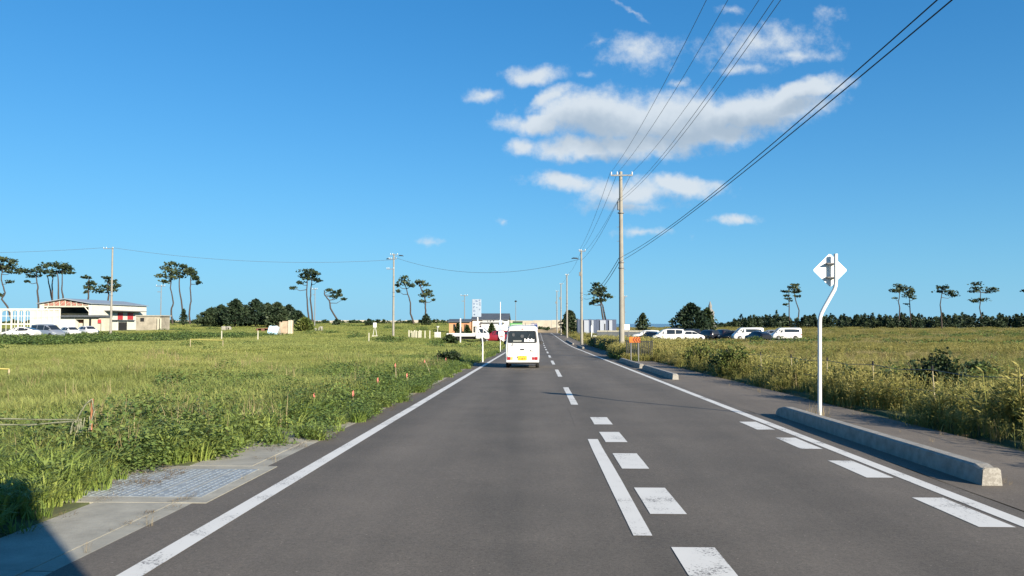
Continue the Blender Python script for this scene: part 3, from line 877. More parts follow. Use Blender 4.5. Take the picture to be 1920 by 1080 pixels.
# dead leaf litter on the gutter and the footway's edge
x1 = rng.uniform(-3.25, -3.06, 70); y1 = rng.choice([5.4, 6.3, 7.0, 9.3, 10.4, 11.6, 12.2, 14.5, 17, 19.5], 70) + rng.normal(0, .18, 70)
x2 = rng.uniform(-4.4, -3.75, 60); y2 = rng.uniform(7.6, 8.6, 60)
x3 = vergeR(np.linspace(5, 40, 160)) - np.abs(rng.normal(0, .16, 160)); y3 = np.linspace(5, 40, 160) + rng.normal(0, .2, 160)
x4 = vergeL(np.linspace(3, 40, 220)) + np.abs(rng.normal(0, .1, 220)); y4 = np.linspace(3, 40, 220) + rng.normal(0, .2, 220)
x = np.concatenate([x1, x2, x3, x4]); y = np.concatenate([y1, y2, y3, y4])
scatter("dead_grass", "straw", np.stack([x, y, road_z(y) + .012], 1), np.concatenate([rng.uniform(.15, .45, 70), rng.uniform(.2, .6, len(x) - 70)]), "straw coloured dead grass littering the pavement edges", "litter")

# ------------------------------------------------------------------ trees
def needle_cloud(centers, radii, per, size, seed, flat=0.45):
    """many small leaf-sized faces spread through ellipsoids; returns verts, faces"""
    g = np.random.default_rng(seed)
    Vs = []
    for c, r_, n in zip(centers, radii, per):
        d = g.normal(size=(n, 3)); d /= np.linalg.norm(d, axis=1)[:, None]
        p = d * (g.uniform(0.05, 1, n) ** 0.45)[:, None]
        lump = 1 + 0.22 * np.sin(d[:, 0] * 5 + c[0]) + 0.2 * np.sin(d[:, 1] * 6 + c[2])
        p = p * np.asarray(r_) * lump[:, None] + np.asarray(c)
        a = g.uniform(0, 2 * np.pi, n); e = g.normal(0.25, flat, n)
        ax = np.stack([np.cos(a) * np.cos(e), np.sin(a) * np.cos(e), np.sin(e)], 1)
        b = g.normal(size=(n, 3)); b = np.cross(ax, b); b /= np.linalg.norm(b, axis=1)[:, None] + 1e-6
        l = (size * g.uniform(.6, 1.5, n))[:, None]; w = l * g.uniform(.28, .5, n)[:, None]
        Vs.append(np.stack([p - ax * l * .5, p + b * w, p + ax * l * .7, p - b * w], 1).reshape(-1, 3))
    V = np.concatenate(Vs)
    return V, np.arange(len(V)).reshape(-1, 4)

TREES = []
def pine(label, Y, trunks, pads, cat="tree", group="tall wind shaped pines along the shore", branches=True, seed=0, dens=1.0):
    """tall coastal pine: trunks = pixel polylines from the base up; pads = (px, py, rx, ry) needle layers"""
    s = F / Y
    bx = PX(trunks[0][0][0], Y); base = Vector((bx, Y, gz(bx, Y)))
    root = empty("pine_tree", base)
    tm = MB()
    rr = random.Random(seed)
    tops = []
    yoff = []
    for ti, tr in enumerate(trunks):
        yo = rr.uniform(-1.2, 1.2) if ti else 0
        pts = [P(px, py, Y) + Vector((0, yo, 0)) for px, py in tr]
        g0 = Vector((pts[0].x, pts[0].y, gz(pts[0].x, pts[0].y) - 0.3))
        if pts[0].z > g0.z + 0.4: pts = [g0] + pts
        # smooth the polyline
        q = []
        for i in range(len(pts) - 1):
            for t in (0, .33, .66):
                q.append(pts[i].lerp(pts[i + 1], t) + Vector((rr.uniform(-.08, .08), rr.uniform(-.1, .1), 0)))
        q.append(pts[-1])
        n = len(q)
        tm.tube([p - base for p in q], [0.30 - 0.18 * i / (n - 1) for i in range(n)], 7)
        tops.append(q)
    C, RR, NN = [], [], []
    for (px, py, rx, ry) in pads:
        yo = rr.uniform(-1, 1) * rx / s * 0.6
        c = P(px, py, Y) + Vector((0, yo, 0)); c.y = Y + yo
        C.append(c - base); RR.append((rx / s, rx / s * 0.85, max(ry / s, .28))); NN.append(int(dens * (26 + 16 * (rx / s) * (ry / s) * 2.6)))
        if branches:   # limb from the nearest trunk point somewhat lower
            best = min((p for q in tops for p in q), key=lambda p: (p - c).length + (3 if p.z > c.z else 0) + abs(c.z - p.z - 1.0))
            mid = best.lerp(c, .5) + Vector((0, 0, -.15 * (best - c).length))
            tm.tube([best - base, mid - base, c - base], [.11, .08, .04], 5)
    tm.build("trunk", M_bark, root)
    V, Fq = needle_cloud(C, RR, NN, 0.62, seed + 5, .4)
    o = bpy.data.objects.new("crown", mesh_np("crown", V, Fq, M_needle)); COL.objects.link(o); o.parent = root
    tag(root, label, cat, group)
    return root

pine("leaning pine at the picture's left edge with a zigzag trunk", 225, [[(22, 600), (14, 575), (3, 561), (10, 549), (5, 533), (2, 520), (5, 503)]],
     [(5, 487, 22, 6), (26, 490, 12, 5), (8, 500, 24, 6), (22, 509, 18, 5), (-14, 500, 20, 9), (18, 528, 8, 2.5), (-5, 552, 12, 3)], seed=1)
pine("pine with low drooping fronds behind the white arched frame", 230, [[(72, 565), (70, 545), (71, 535), (68, 521), (70, 508)]],
     [(50, 508, 18, 4), (72, 508, 16, 5), (62, 517, 14, 3), (48, 527, 6, 2), (72, 502, 6, 4), (38, 506, 8, 3)], seed=2)
pine("twin thin stemmed pine rising behind the barn's gable", 235, [[(98, 562), (92, 535), (89, 518)], [(98, 562), (97, 535), (99, 515)]],
     [(88, 499, 8, 5), (94, 510, 15, 5), (98, 517, 8, 3)], seed=3)
pine("broad flat topped pine rising above the barn's ridge", 225, [[(109, 560), (110, 530), (107, 512)], [(116, 560), (113, 542), (114, 512)]],
     [(105, 496, 24, 5), (122, 503, 14, 6), (110, 509, 20, 5), (130, 511, 11, 3), (116, 500, 18, 5)], seed=4)
pine("small layered pine just left of the pole by the barn", 220, [[(165, 565), (166, 540), (167, 522)]],
     [(163, 520, 10, 3), (169, 531, 11, 4), (163, 538, 8, 3), (173, 541, 6, 3), (161, 547, 5, 2.5), (172, 530, 7, 3)], seed=5)
pine("spreading pine whose crown is crossed by the pole", 220, [[(202, 567), (204, 553), (201, 540), (203, 526)]],
     [(203, 521, 9, 3), (207, 528, 15, 5), (198, 537, 18, 5), (189, 545, 16, 5), (215, 544, 11, 3), (221, 536, 7, 4)], seed=6)
pine("leftmost pine of the trio beside the dark grove", 225, [[(324, 606), (321, 582), (325, 568), (320, 540), (322, 512)]],
     [(320, 495, 14, 5), (312, 503, 12, 5), (325, 510, 18, 7), (303, 517, 11, 4), (312, 528, 10, 4), (326, 520, 13, 5)], seed=7)
pine("middle pine of the trio beside the dark grove", 228, [[(344, 600), (340, 562), (336, 537), (337, 512)]],
     [(345, 500, 13, 6), (350, 509, 14, 7), (340, 518, 11, 4)], seed=8)
pine("rightmost pine of the trio with a low side branch", 225, [[(356, 606), (355, 585), (358, 565), (357, 540), (358, 518)]],
     [(362, 513, 11, 7), (368, 521, 8, 5), (373, 529, 7, 4), (356, 507, 10, 6)], seed=9)
pine("twin stemmed pine with stepped side branches, between grove and thin pole", 225, [[(580, 603), (576, 572), (575, 543), (577, 518)], [(584, 603), (580, 560), (581, 541), (583, 518)]],
     [(579, 508, 17, 4), (574, 515, 19, 5), (592, 513, 13, 5), (582, 522, 18, 4), (597, 526, 10, 3), (562, 530, 10, 3), (551, 540, 9, 3)], seed=10)
pine("wind bent pine leaning left with a flag shaped crown", 225, [[(636, 606), (620, 578), (617, 563), (609, 553), (608, 544)]],
     [(616, 543.5, 7, 3.5), (628, 548, 12, 4), (628, 557, 8, 3.5), (636, 546, 4, 3), (644, 561, 6, 2.2), (637, 554, 7, 3)], seed=11)
pine("tall bare trunked pine just right of the pole in the meadow", 225, [[(776, 607), (770, 588), (770, 568), (765, 552), (760, 536)]],
     [(758, 521, 10, 3.5), (757, 529, 14, 5), (771, 535, 9, 3), (746, 535, 6, 2.6), (747, 546, 6, 2.2)], seed=12)
pine("pine with two stacked crowns left of the orange house", 225, [[(803, 606), (798, 588), (798, 571), (796, 558), (789, 540), (787, 530)]],
     [(787, 528, 11, 3.6), (797, 534, 10, 3), (801, 546, 11, 4), (801, 553, 15, 4), (792, 565, 7, 2.6), (813, 562, 3, 1.2)], seed=13)
pine("lone pine with paired trunks above the grey shed", 205, [[(1131, 600), (1127, 572), (1124, 556)], [(1136, 600), (1131, 576), (1128, 566)]],
     [(1118, 533, 9, 4), (1124, 542, 15, 7), (1118, 549, 15, 5), (1131, 553, 16, 5), (1143, 556.5, 9, 2.6), (1127, 562, 13, 4), (1109, 569, 7, 2.6), (1116, 565, 9, 3)], seed=14)
pine("slim straight pine with layered tufts, nearest to the white vans", 300, [[(1480, 612), (1479.5, 575), (1479, 545)]],
     [(1474, 546, 8, 2.5), (1483, 538, 7, 3), (1477, 554, 8, 2.3), (1477, 560, 8, 1.8), (1472, 571, 4, 1.8), (1483, 564, 4, 1.4)], seed=15)
pine("pine with a kinked trunk touching the slim straight one", 300, [[(1496, 612), (1498, 582), (1491, 560), (1489, 545)]],
     [(1490, 534, 7, 3), (1489, 541, 10, 4), (1492, 547, 10, 3.6), (1495, 555, 8, 2.6)], seed=16)
pine("taller pine of the close pair right of the diamond sign", 300, [[(1684, 614), (1687, 578), (1685, 565), (1687, 548)]],
     [(1685, 535, 8, 4), (1677, 545, 11, 4), (1695, 540, 13, 5), (1686, 544, 12, 5), (1679, 559, 5, 1.4)], seed=17)
pine("shorter pine of the close pair right of the diamond sign", 302, [[(1708, 614), (1706, 576), (1705, 558)]],
     [(1705, 550, 11, 5), (1710, 546, 8, 4), (1705, 556, 11, 3), (1715, 559.5, 5, 1.4), (1701, 570, 5, 1.2)], seed=18)
pine("mushroom shaped pine standing free in front of the wood", 292, [[(1766, 620), (1765, 588), (1763, 572), (1766, 550)]],
     [(1767, 539, 13, 4.2), (1765, 546, 14, 3.8), (1782, 549, 13, 4.6), (1790, 554, 8, 3)], seed=19)
pine("pine with three wide separate tiers at the far right", 298, [[(1844, 614), (1837, 577), (1839, 548)]],
     [(1835, 532, 12, 3.8), (1830, 541, 13, 4), (1826, 546, 12, 2.6), (1857, 546, 13, 4), (1863, 541, 8, 2.6), (1837, 562, 18, 3.4), (1826, 565, 8, 2.4)], seed=20)
pine("pine cut off by the picture's right edge", 300, [[(1927, 614), (1929, 545)]],
     [(1922, 545, 8, 3), (1934, 538, 13, 5), (1944, 546, 12, 4)], seed=21)

def conifer_geo(h, r_, n, seed, size=.42, base=0.08, rag=0.5):
    g = np.random.default_rng(seed)
    t = g.uniform(base, 1, n) ** 0.9
    env = np.where(t < .35, .8 + t * .57, (np.clip(1 - t, 0, 1) / .65) ** .72 * .98 + .03)
    k = np.floor(g.uniform(0, 11, n)); ang = k * 2.4 + g.normal(0, .28, n) + np.floor(t * 8) * 1.1
    lobe = .72 + rag * .5 * np.sin(k * 3.1 + np.floor(t * 8) * 2.3 + seed)
    rad = r_ * env * lobe * g.uniform(.15, 1.05, n) ** .5
    p = np.stack([rad * np.cos(ang), rad * np.sin(ang), t * h + rad * .12 + g.normal(0, .1, n)], 1)
    e = g.normal(.35, .45, n)
    a = ang + g.normal(0, .7, n)
    ax = np.stack([np.cos(a) * np.cos(e), np.sin(a) * np.cos(e), np.sin(e)], 1)
    b = np.cross(ax, g.normal(size=(n, 3))); b /= np.linalg.norm(b, axis=1)[:, None] + 1e-6
    l = (size * g.uniform(.6, 1.5, n))[:, None]; w = l * g.uniform(.25, .45, n)[:, None]
    V = np.stack([p - ax * l * .5, p + b * w, p + ax * l * .7, p - b * w], 1).reshape(-1, 3)
    return V
def conifer(label, px, Y, halfw, top, seed, name="conifer_tree", mt=None, group=None, n=1500, size=.42, sink=.1, cat="tree"):
    s = F / Y
    x = PX(px, Y); z = gz(x, Y)
    ztop = P(px, top, Y).z
    h = max(ztop - z, 1.0)
    root = empty(name, (x, Y, z))
    MB().tube([(0, 0, -.2), (.05, 0, h * .5), (0, .04, h * .93)], [h * .028 + .03, h * .018 + .02, .02], 6).build("trunk" if cat == "tree" else "stem", M_bark, root)
    V = conifer_geo(h, halfw / s, n, seed, size)
    o = bpy.data.objects.new("crown" if cat == "tree" else "foliage", mesh_np("crown", V, np.arange(len(V)).reshape(-1, 4), mt or M_conifer)); COL.objects.link(o); o.parent = root
    tag(root, label, cat, group)
    return root
GG = "evergreens massed in a dark grove"
for i, (px, hw, top, Y, lab) in enumerate([
        (396, 24, 580, 186, "low rounded evergreen at the left end of the dark grove"),
        (414, 22, 574, 192, "second evergreen from the left in the dark grove"),
        (441, 24, 564, 184, "tallest dark evergreen in the left half of the grove"),
        (461, 20, 575, 194, "shadowed evergreen in the dip between the grove's two peaks"),
        (479, 24, 563, 186, "evergreen forming the grove's central peak"),
        (501, 22, 571, 190, "evergreen right of the grove's central peak"),
        (520, 22, 569, 184, "evergreen with a spiky top above the roofless ruin"),
        (541, 20, 574, 188, "second last evergreen at the grove's right side"),
        (558, 16, 585, 184, "lowest evergreen at the right end of the dark grove")]):
    conifer(lab, px, Y, hw * 1.4, top - 1, 40 + i, group=GG, n=2600, size=.5)
conifer("dark young pine filling the gap between the roadside poles", 1068, 190, 24, 583, 61, n=2200, size=.45)
conifer("small dark pine above the white hatchback", 1205, 172, 18, 588, 62, n=1000)
conifer("large dark evergreen above the parked cars", 1296, 172, 43, 570, 63, n=4000, size=.5)
conifer("lighter evergreen leaning on the large dark one", 1326, 178, 24, 578, 64, n=1600, mt=M_shrubd)
conifer("young pine at the foot of the pine trio", 344, 205, 9, 580, 65, n=500)
conifer("bushy young pine at the foot of the stacked crown pine", 799, 215, 13, 590, 66, n=700)
conifer("dark little bush at the foot of the wind bent pine", 631, 215, 9, 599, 67, n=400, name="bush", cat="bush")
conifer("round bush right of the wind bent pine", 692, 205, 11, 599, 68, n=400, name="bush", cat="bush")
conifer("yellow green round bush beside the roofless ruin", 571, 140, 21, 596, 69, n=1500, mt=M_shrubl, name="bush", cat="bush", size=.38)
for i, (px, Y, hw, top, lab, mt) in enumerate([
        (843, 92, 20, 630, "brown green thicket in front of the white flatbed truck", M_shrubd),
        (859, 128, 11, 608, "dark bush against the orange house", M_shrubd),
        (876, 127, 9, 611, "smaller reddish bush between orange house and grey roofed house", M_shrubd),
        (922, 128, 12, 607, "spiky garden shrub before the grey roofed house", M_shrubd),
        (953, 150, 9, 600, "dark shrub at the right end of the grey roofed house", M_shrubd)]):
    conifer(lab, px, Y, hw, top, 80 + i, mt=mt, name="bush", cat="bush", n=600, size=.3)

# far pine wood across the dry field: one mass
Vs = []
g = np.random.default_rng(5)
for i in range(430):
    px = 1338 + 640 * g.uniform() ** 1.0
    Y = g.uniform(296, 345)
    x = PX(px, Y); z = gz(x, Y)
    ramp = np.clip((px - 1338) / 70, .35, 1)
    h = (3.6 + (Y - 296) * .035 + g.normal(0, .7)) * ramp
    if g.uniform() < .08: h *= 1.25
    V = conifer_geo(h, g.uniform(1.3, 2.2), 150, 1000 + i, .62)
    Vs.append(V + np.array((x, Y, z)))
V = np.concatenate(Vs)
o = bpy.data.objects.new("pine_woodland", mesh_np("pine_woodland", V, np.arange(len(V)).reshape(-1, 4), M_conifer)); COL.objects.link(o)
tag(o, "long dark belt of young pines along the far side of the dry field", "wood", kind="stuff")
# low scrub before the sea wall
Vs = []
for i in range(260):
    px = -20 + 1060 * g.uniform(); Y = g.uniform(235, 320)
    x = PX(px, Y); z = gz(x, Y)
    V = conifer_geo(g.uniform(.6, 1.7), g.uniform(1.2, 3.2), 90, 2000 + i, .5)
    Vs.append(V + np.array((x, Y, z - .1)))
V = np.concatenate(Vs)
o = bpy.data.objects.new("coastal_scrub", mesh_np("coastal_scrub", V, np.arange(len(V)).reshape(-1, 4), M_shrubd)); COL.objects.link(o)
tag(o, "low dark scrub in front of the pale sea wall", "scrub", kind="stuff")

# shrubs near the road
def shrub(label, x, y, rx, h, n, seed, mt, size=.09):
    z = gz(x, y)
    root = empty("shrub", (x, y, z))
    st = MB()
    rr = random.Random(seed)
    for _ in range(6):
        a = rr.uniform(0, 6.28); st.tube([(0, 0, -.05), (math.cos(a) * rx * .3, math.sin(a) * rx * .3, h * .5), (math.cos(a) * rx * .6, math.sin(a) * rx * .6, h * .8)], [.018, .012, .005], 5)
    st.build("stems", M_bark, root)
    C, RR, NN = [], [], []
    for _ in range(7):
        a = rr.uniform(0, 6.28); q = rr.uniform(0, .6) * rx
        C.append((math.cos(a) * q, math.sin(a) * q, h * rr.uniform(.3, .62))); RR.append((rx * rr.uniform(.35, .6), rx * rr.uniform(.35, .6), h * rr.uniform(.34, .46))); NN.append(n // 7)
    V, Fq = needle_cloud(C, RR, NN, size, seed, .7)
    V[:, 2] = np.maximum(V[:, 2], .01)
    o = bpy.data.objects.new("foliage", mesh_np("foliage", V, Fq, mt)); COL.objects.link(o); o.parent = root
    tag(root, label, "shrub", "shrubs along the dry field")
shrub("dense round dark shrub behind the wire fence", 8.3, 16.9, .85, 1.12, 9000, 1, M_shrubd, .06)
shrub("flatter dark shrub between the sign post and the round dark shrub", 7.9, 19.6, .85, .68, 4500, 2, M_shrubd, .06)
shrub("dark shrub left of the bent sign post", 7.8, 24.0, 1.0, .70, 4500, 3, M_shrubd, .07)
shrub("big green shrub overhanging the footway by the far kerb blocks", 6.75, 28.0, .8, 1.05, 4200, 4, M_shrubl, .065)
shrub("leafy shrub behind the black railing's end", 6.9, 34.0, .9, 1.1, 3600, 5, M_shrubl, .075)
shrub("dark bush by the pavement between shrub and fence post", 7.3, 30.5, .8, .85, 2600, 6, M_shrubd, .075)
shrub("brownish bush near the right edge of the field", 13.2, 24.0, .7, .6, 1500, 7, M_shrubd)
shrub("small dark bush at the right picture edge", 11.9, 18.6, .6, .6, 1200, 8, M_shrubd)
shrub("dark leafy clump beside the white place name sign", -4.1, 37.5, .75, .75, 1800, 9, M_shrubd, .1)

# ------------------------------------------------------------------ utility poles and wires
def tapered(m, h, r0, r1, z0=-.3, seg=12):
    m.tube([(0, 0, z0), (0, 0, h * .5), (0, 0, h)], [r0, (r0 + r1) / 2, r1], seg)
    return m
def utility_pole(label, x, y, top, mt=None, r0=.19, r1=.105, arms=((0.25, -.65, .75),), dirx=True, bands=(5.9, 6.5), group="concrete utility poles in a row along the road", boxes=()):
    z = gz(x, y); h = top - z
    root = empty("utility_pole", (x, y, z))
    tapered(MB(), h, r0, r1).build("mast", mt or M_polec, root)
    for (dz, a, b) in arms:
        m = MB()
        if dirx: m.box(a, b, -.14, -.06, h - dz - .045, h - dz + .045)
        else: m.box(-.14, -.06, a, b, h - dz - .045, h - dz + .045)
        arm = m.build("crossarm", M_poleg, root)
        for t in (.03, .3, .97):
            q = a + (b - a) * t
            c = (q, -.1, h - dz + .045) if dirx else (-.1, q, h - dz + .045)
            MB().lathe(c, [(.02, 0), (.055, .03), (.03, .06), (.055, .09), (.03, .12), (.05, .15), (.02, .19)], 8).build("insulator", M_ceramic, arm)
    for bz in bands:
        if bz < h: MB().lathe((0, 0, bz), [(r0 * .92, -.04), (r0 * .92 + .025, -.035), (r0 * .92 + .025, .035), (r0 * .92, .04)], 12).build("band", M_poleg, root)
    for (bz, w, hh) in boxes:
        MB().cbox(-r1 - w - .02, -r1 - .01, -.12, .12, bz, bz + hh, .03).build("junction_box", M_poleg, root)
    if y < 60 and y > 0:
        k = 2.0
        while k < h - 1.5:
            MB().tube([(0, 0, k), (.27 if int(k * 2) % 2 else -.27, 0, k)], .012, 5).build("step_bolt", M_poleg, root); k += .9
    tag(root, label, "utility pole", group)
    return root
P1, P2, P3, P4, P5, P0 = (5.3, 50.0), (5.45, 98.0), (5.5, 148.0), (5.6, 189.0), (5.55, 227.0), (5.0, -12.0)
ZT1 = P(1163, 322, 50).z
utility_pole("nearest tall concrete utility pole with one crossarm at its top", *P1, ZT1, r0=.18, boxes=((9.4, .1, .55),), bands=(5.7, 6.05, 9.2))
utility_pole("second utility pole up the road, with a small junction box", *P2, P(1088, 468, 98).z, arms=((.2, -.3, .5),), boxes=((8.6, .16, .5),))
utility_pole("third utility pole up the road", *P3, P(1063, 514, 148).z, arms=((.2, -.3, .3),))
utility_pole("fourth utility pole up the road, before the dark pine", *P4, P(1052, 531, 189).z, arms=((.2, -.3, .5),), boxes=((8.5, .3, .6),))
utility_pole("farthest utility pole of the roadside row", *P5, P(1044, 545, 227).z, arms=((.2, -.3, .5),), boxes=((8.5, .3, .6),))
utility_pole("utility pole behind the viewpoint carrying the overhead wires", *P0, 12.0, arms=((.2, -.85, .7), (4.4, -.2, 1.0)))
PA = (PX(208, 112), 112.0); PB = (PX(737.5, 113), 113.0)
ZA, ZB = P(211, 463, 112).z, P(739, 476, 113).z
utility_pole("slender pole in front of the barn with a slanting arm on top", *PA, ZA, arms=((.25, -1.3, .15),), r0=.17, group="poles of the line crossing the meadow")
utility_pole("pole in the open meadow with two short arms", *PB, ZB, arms=((.15, -.5, .6), (.75, -.7, .4), (2.2, -1.0, .05)), r0=.17, group="poles of the line crossing the meadow")
def thin_pole(label, px, Y, top, arm=.9, name="utility_pole"):
    x = PX(px, Y); z = gz(x, Y); h = P(px, top, Y).z - z
    root = empty(name, (x, Y, z))
    tapered(MB(), h, .15, .08, seg=8).build("mast", M_poleg, root)
    m = MB().box(-arm, arm * .8, -.15, -.05, h - .25, h - .1)
    a = m.build("crossarm", M_poleg, root)
    for t in (-.9, 0.1, .72):
        MB().lathe((arm * t, -.1, h - .1), [(.03, 0), (.08, .06), (.04, .12), (.07, .18), (.03, .25)], 6).build("insulator", M_ceramic, a)
    MB().box(-arm * .7, -.1, -.1, -.02, h - 1.6, h - 1.45).build("lower_arm", M_poleg, root)
    tag(root, label, "utility pole", "thin far poles")
thin_pole("thin far pole beside the concrete hut", 301, 180, 535, 1.2)
thin_pole("thin far pole right of the twin stemmed pine", 590, 190, 541, .7)
thin_pole("thin far pole above the orange house", 871, 195, 553, 1.0)
thin_pole("thin far pole just right of the nearest utility pole", 1171, 200, 555, .8)
# street lamp
x = PX(967, 165); z = gz(x, 165); h = P(967, 566, 165).z - z
lamp = empty("street_lamp", (x, 165, z))
tapered(MB(), h, .09, .05, seg=8).build("post", M_poleg, lamp)
MB().lathe((0, 0, h - .05), [(.06, 0), (.24, .08), (.28, .2), (.12, .34), (.02, .36)], 10).build("lamp_head", M_dark, lamp)
tag(lamp, "slim lamp post with a dark round head behind the white van", "lamp post")

def wire(name, a, b, sag, rad, label, mt, n=28, group=None):
    a, b = Vector(a), Vector(b)
    mid = a
    pts = []
    for i in range(n + 1):
        t = i / n
        p = a.lerp(b, t); p.z -= sag * 4 * t * (1 - t)
        pts.append(p - mid)
    o = MB().tube(pts, rad, 5).build(name, mt, None, mid)
    tag(o, label, "wire", group)
    return o
z1 = ZT1 - .05
WG = "overhead wires following the road"
def far_end(px_top, sagz):      # point on the earlier pole so that the wire passes px_top at the picture's upper rim
    return px_top
wire("power_wire", (P1[0] - .64, 50, z1), (4.2, -12, 12.0), 1.55, .008, "leftmost thin overhead wire leaving the top of the picture", M_wire, group=WG)
wire("power_wire", (P1[0] - .2, 50, z1), (4.9, -12, 12.0), 1.55, .008, "second thin overhead wire from the left at the picture's top", M_wire, group=WG)
wire("power_wire", (P1[0] + .72, 50, z1), (5.6, -12, 12.0), 1.55, .008, "thin wire from the right end of the nearest pole's crossarm", M_wire, group=WG)
wire("power_wire", (P1[0] + .12, 50, P(1166, 368, 50).z), (4.75, -12, 10.3), 1.55, .008, "thin wire fixed below the nearest pole's crossarm, upper of two", M_wire, group=WG)
wire("power_wire", (P1[0] + .12, 50, P(1166, 374, 50).z), (5.05, -12, 10.4), 1.5, .008, "thin wire fixed below the nearest pole's crossarm, lower of two", M_wire, group=WG)
wire("telephone_cable", (P1[0] + .2, 50, P(1170, 479, 50).z), (5.95, -12, 7.75), .9, .0115, "upper of the two thick black cables sweeping to the top right", M_cable, 40, WG)
wire("telephone_cable", (P1[0] + .2, 50, P(1170, 486, 50).z), (5.85, -12, 7.1), .62, .0115, "lower of the two thick black cables sweeping to the top right", M_cable, 40, WG)
z2 = P(1088, 470, 98).z
wire("power_wire", (P1[0] - .66, 50, z1), (P2[0] - .3, 98, z2), .5, .012, "wire from the nearest pole's left arm end to the second pole", M_wire, group=WG)
wire("power_wire", (P1[0] - .2, 50, z1), (P2[0], 98, z2), .5, .012, "wire from the nearest pole's middle insulator to the second pole", M_wire, group=WG)
wire("power_wire", (P1[0] + .72, 50, z1), (P2[0] + .5, 98, z2), .5, .012, "wire from the nearest pole's right arm end to the second pole", M_wire, group=WG)
wire("power_wire", (P1[0] - .1, 50, P(1160, 372, 50).z), (P2[0], 98, P(1088, 488, 98).z), .5, .013, "low wire between the nearest and the second pole", M_wire, group=WG)
wire("telephone_cable", (P1[0] - .15, 50, P(1160, 484, 50).z), (P2[0] + .3, 98, P(1092, 552, 98).z), .8, .02, "upper thick cable between the nearest and second pole", M_cable, group=WG)
wire("telephone_cable", (P1[0] - .15, 50, P(1160, 492, 50).z), (P2[0] + .3, 98, P(1092, 560, 98).z), .8, .02, "lower thick cable between the nearest and second pole", M_cable, group=WG)
wire("power_wire", (P2[0], 98, z2), (P3[0], 148, P(1063, 515, 148).z), .6, .015, "wire between the second and third roadside pole", M_wire, group=WG)
wire("power_wire", (P3[0], 148, P(1063, 515, 148).z), (P4[0], 189, P(1052, 532, 189).z), .5, .015, "wire between the third and fourth roadside pole", M_wire, group=WG)
wire("cross_wire", (PB[0], 113, P(757, 482, 113).z), (P2[0], 98, P(1084, 485, 98).z), 2.0, .02, "wire sagging over the road from the meadow pole to the second roadside pole", M_wire, group="wires crossing the meadow")
wire("cross_wire", (PA[0], 112, ZA - .1), (PB[0], 113, P(735, 487, 113).z), 1.1, .02, "wire sagging between the two meadow poles", M_wire, group="wires crossing the meadow")
wire("cross_wire", (PA[0] - 1.2, 112, ZA - .1), (PX(-160, 112), 112, P(-160, 474, 112).z), .3, .02, "wire running left from the barn's pole out of the picture", M_wire, group="wires crossing the meadow")
# insulated wire ends on the meadow pole and second pole
for (px, py, Y, lab, w) in ((752, 480, 113, "dark wire grip at the meadow pole's right side", .75), (728, 486, 113, "dark wire grip at the meadow pole's left side", .6), (1078, 485, 97.9, "dark wire grip left of the second roadside pole", .9)):
    p = P(px, py, Y)
    o = MB().tube([(-w / 2, 0, 0), (-w / 4, 0, .07), (w / 4, 0, .05), (w / 2, 0, -.03)], [.03, .09, .09, .03], 6).build("wire_grip", M_cable, None, p)
    tag(o, lab, "wire grip", "dark grips on the crossing wires")

# ------------------------------------------------------------------ signs
sx, sy = 5.01, 14.03
sgn = empty("sign_post", (sx, sy, zr(sy)))
def W2(px, py, Y): return P(px, py, Y) - Vector((sx, sy, zr(sy)))
poly = [(1537, 790), (1537, 700), (1537, 605), (1537.5, 596), (1540, 588), (1545, 578), (1559, 553), (1564.5, 543), (1566.5, 536), (1567, 528), (1567, 476)]
pts = [W2(a, b, sy) for a, b in poly]
MB().tube(pts, .034, 14).build("post", M_white, sgn)
c = W2(1560.5, 506, sy)
hx = 0.29
m = MB()
b_ = .05
def rdiamond(r, b):
    return [(-b * .7, r - b * .7), (b * .7, r - b * .7), (r - b * .7, b * .7), (r - b * .7, -b * .7), (b * .7, -r + b * .7), (-b * .7, -r + b * .7), (-r + b * .7, -b * .7), (-r + b * .7, b * .7)]
m.slab(rdiamond(hx + .012, .022), .003)
plate = m.build("plate", [mat("bare_white_plate", (0.78, 0.77, 0.73), 0.45, var=.06, vscale=3)], sgn, (c.x, .105, c.z))
for dz in (.115, -.13):
    MB().box(-.105, .065, -.038, .07, -.010, .010).build("bracket", mat('dull_bracket', (.12, .12, .12), .6, var=.2), sgn, (c.x + .02, .03, c.z + dz))
tag(sgn, "bent white post carrying a diamond sign seen from its blank back", "road sign")

x, yv = PX(905, 41.4), 41.4
bs = empty("sign_post", (x, yv, zr(yv)))
def W3(px, py): return P(px, py, yv) - Vector((x, yv, zr(yv)))
MB().tube([W3(a, b) for a, b in ((905, 682), (905, 645), (904.5, 637), (902, 630), (897, 619), (895.5, 612), (895.5, 600), (895.5, 563))], .036, 12).build("post", M_white, bs)
a, b2 = W3(885.5, 561), W3(902.5, 594)
M_board = mat("pale_sign_board", (0.30, 0.36, 0.43), 0.5, var=.08, vscale=4)
bd = MB().cbox(a.x, b2.x, -.075, -.05, b2.z, a.z, .01).build("board", M_board, bs)
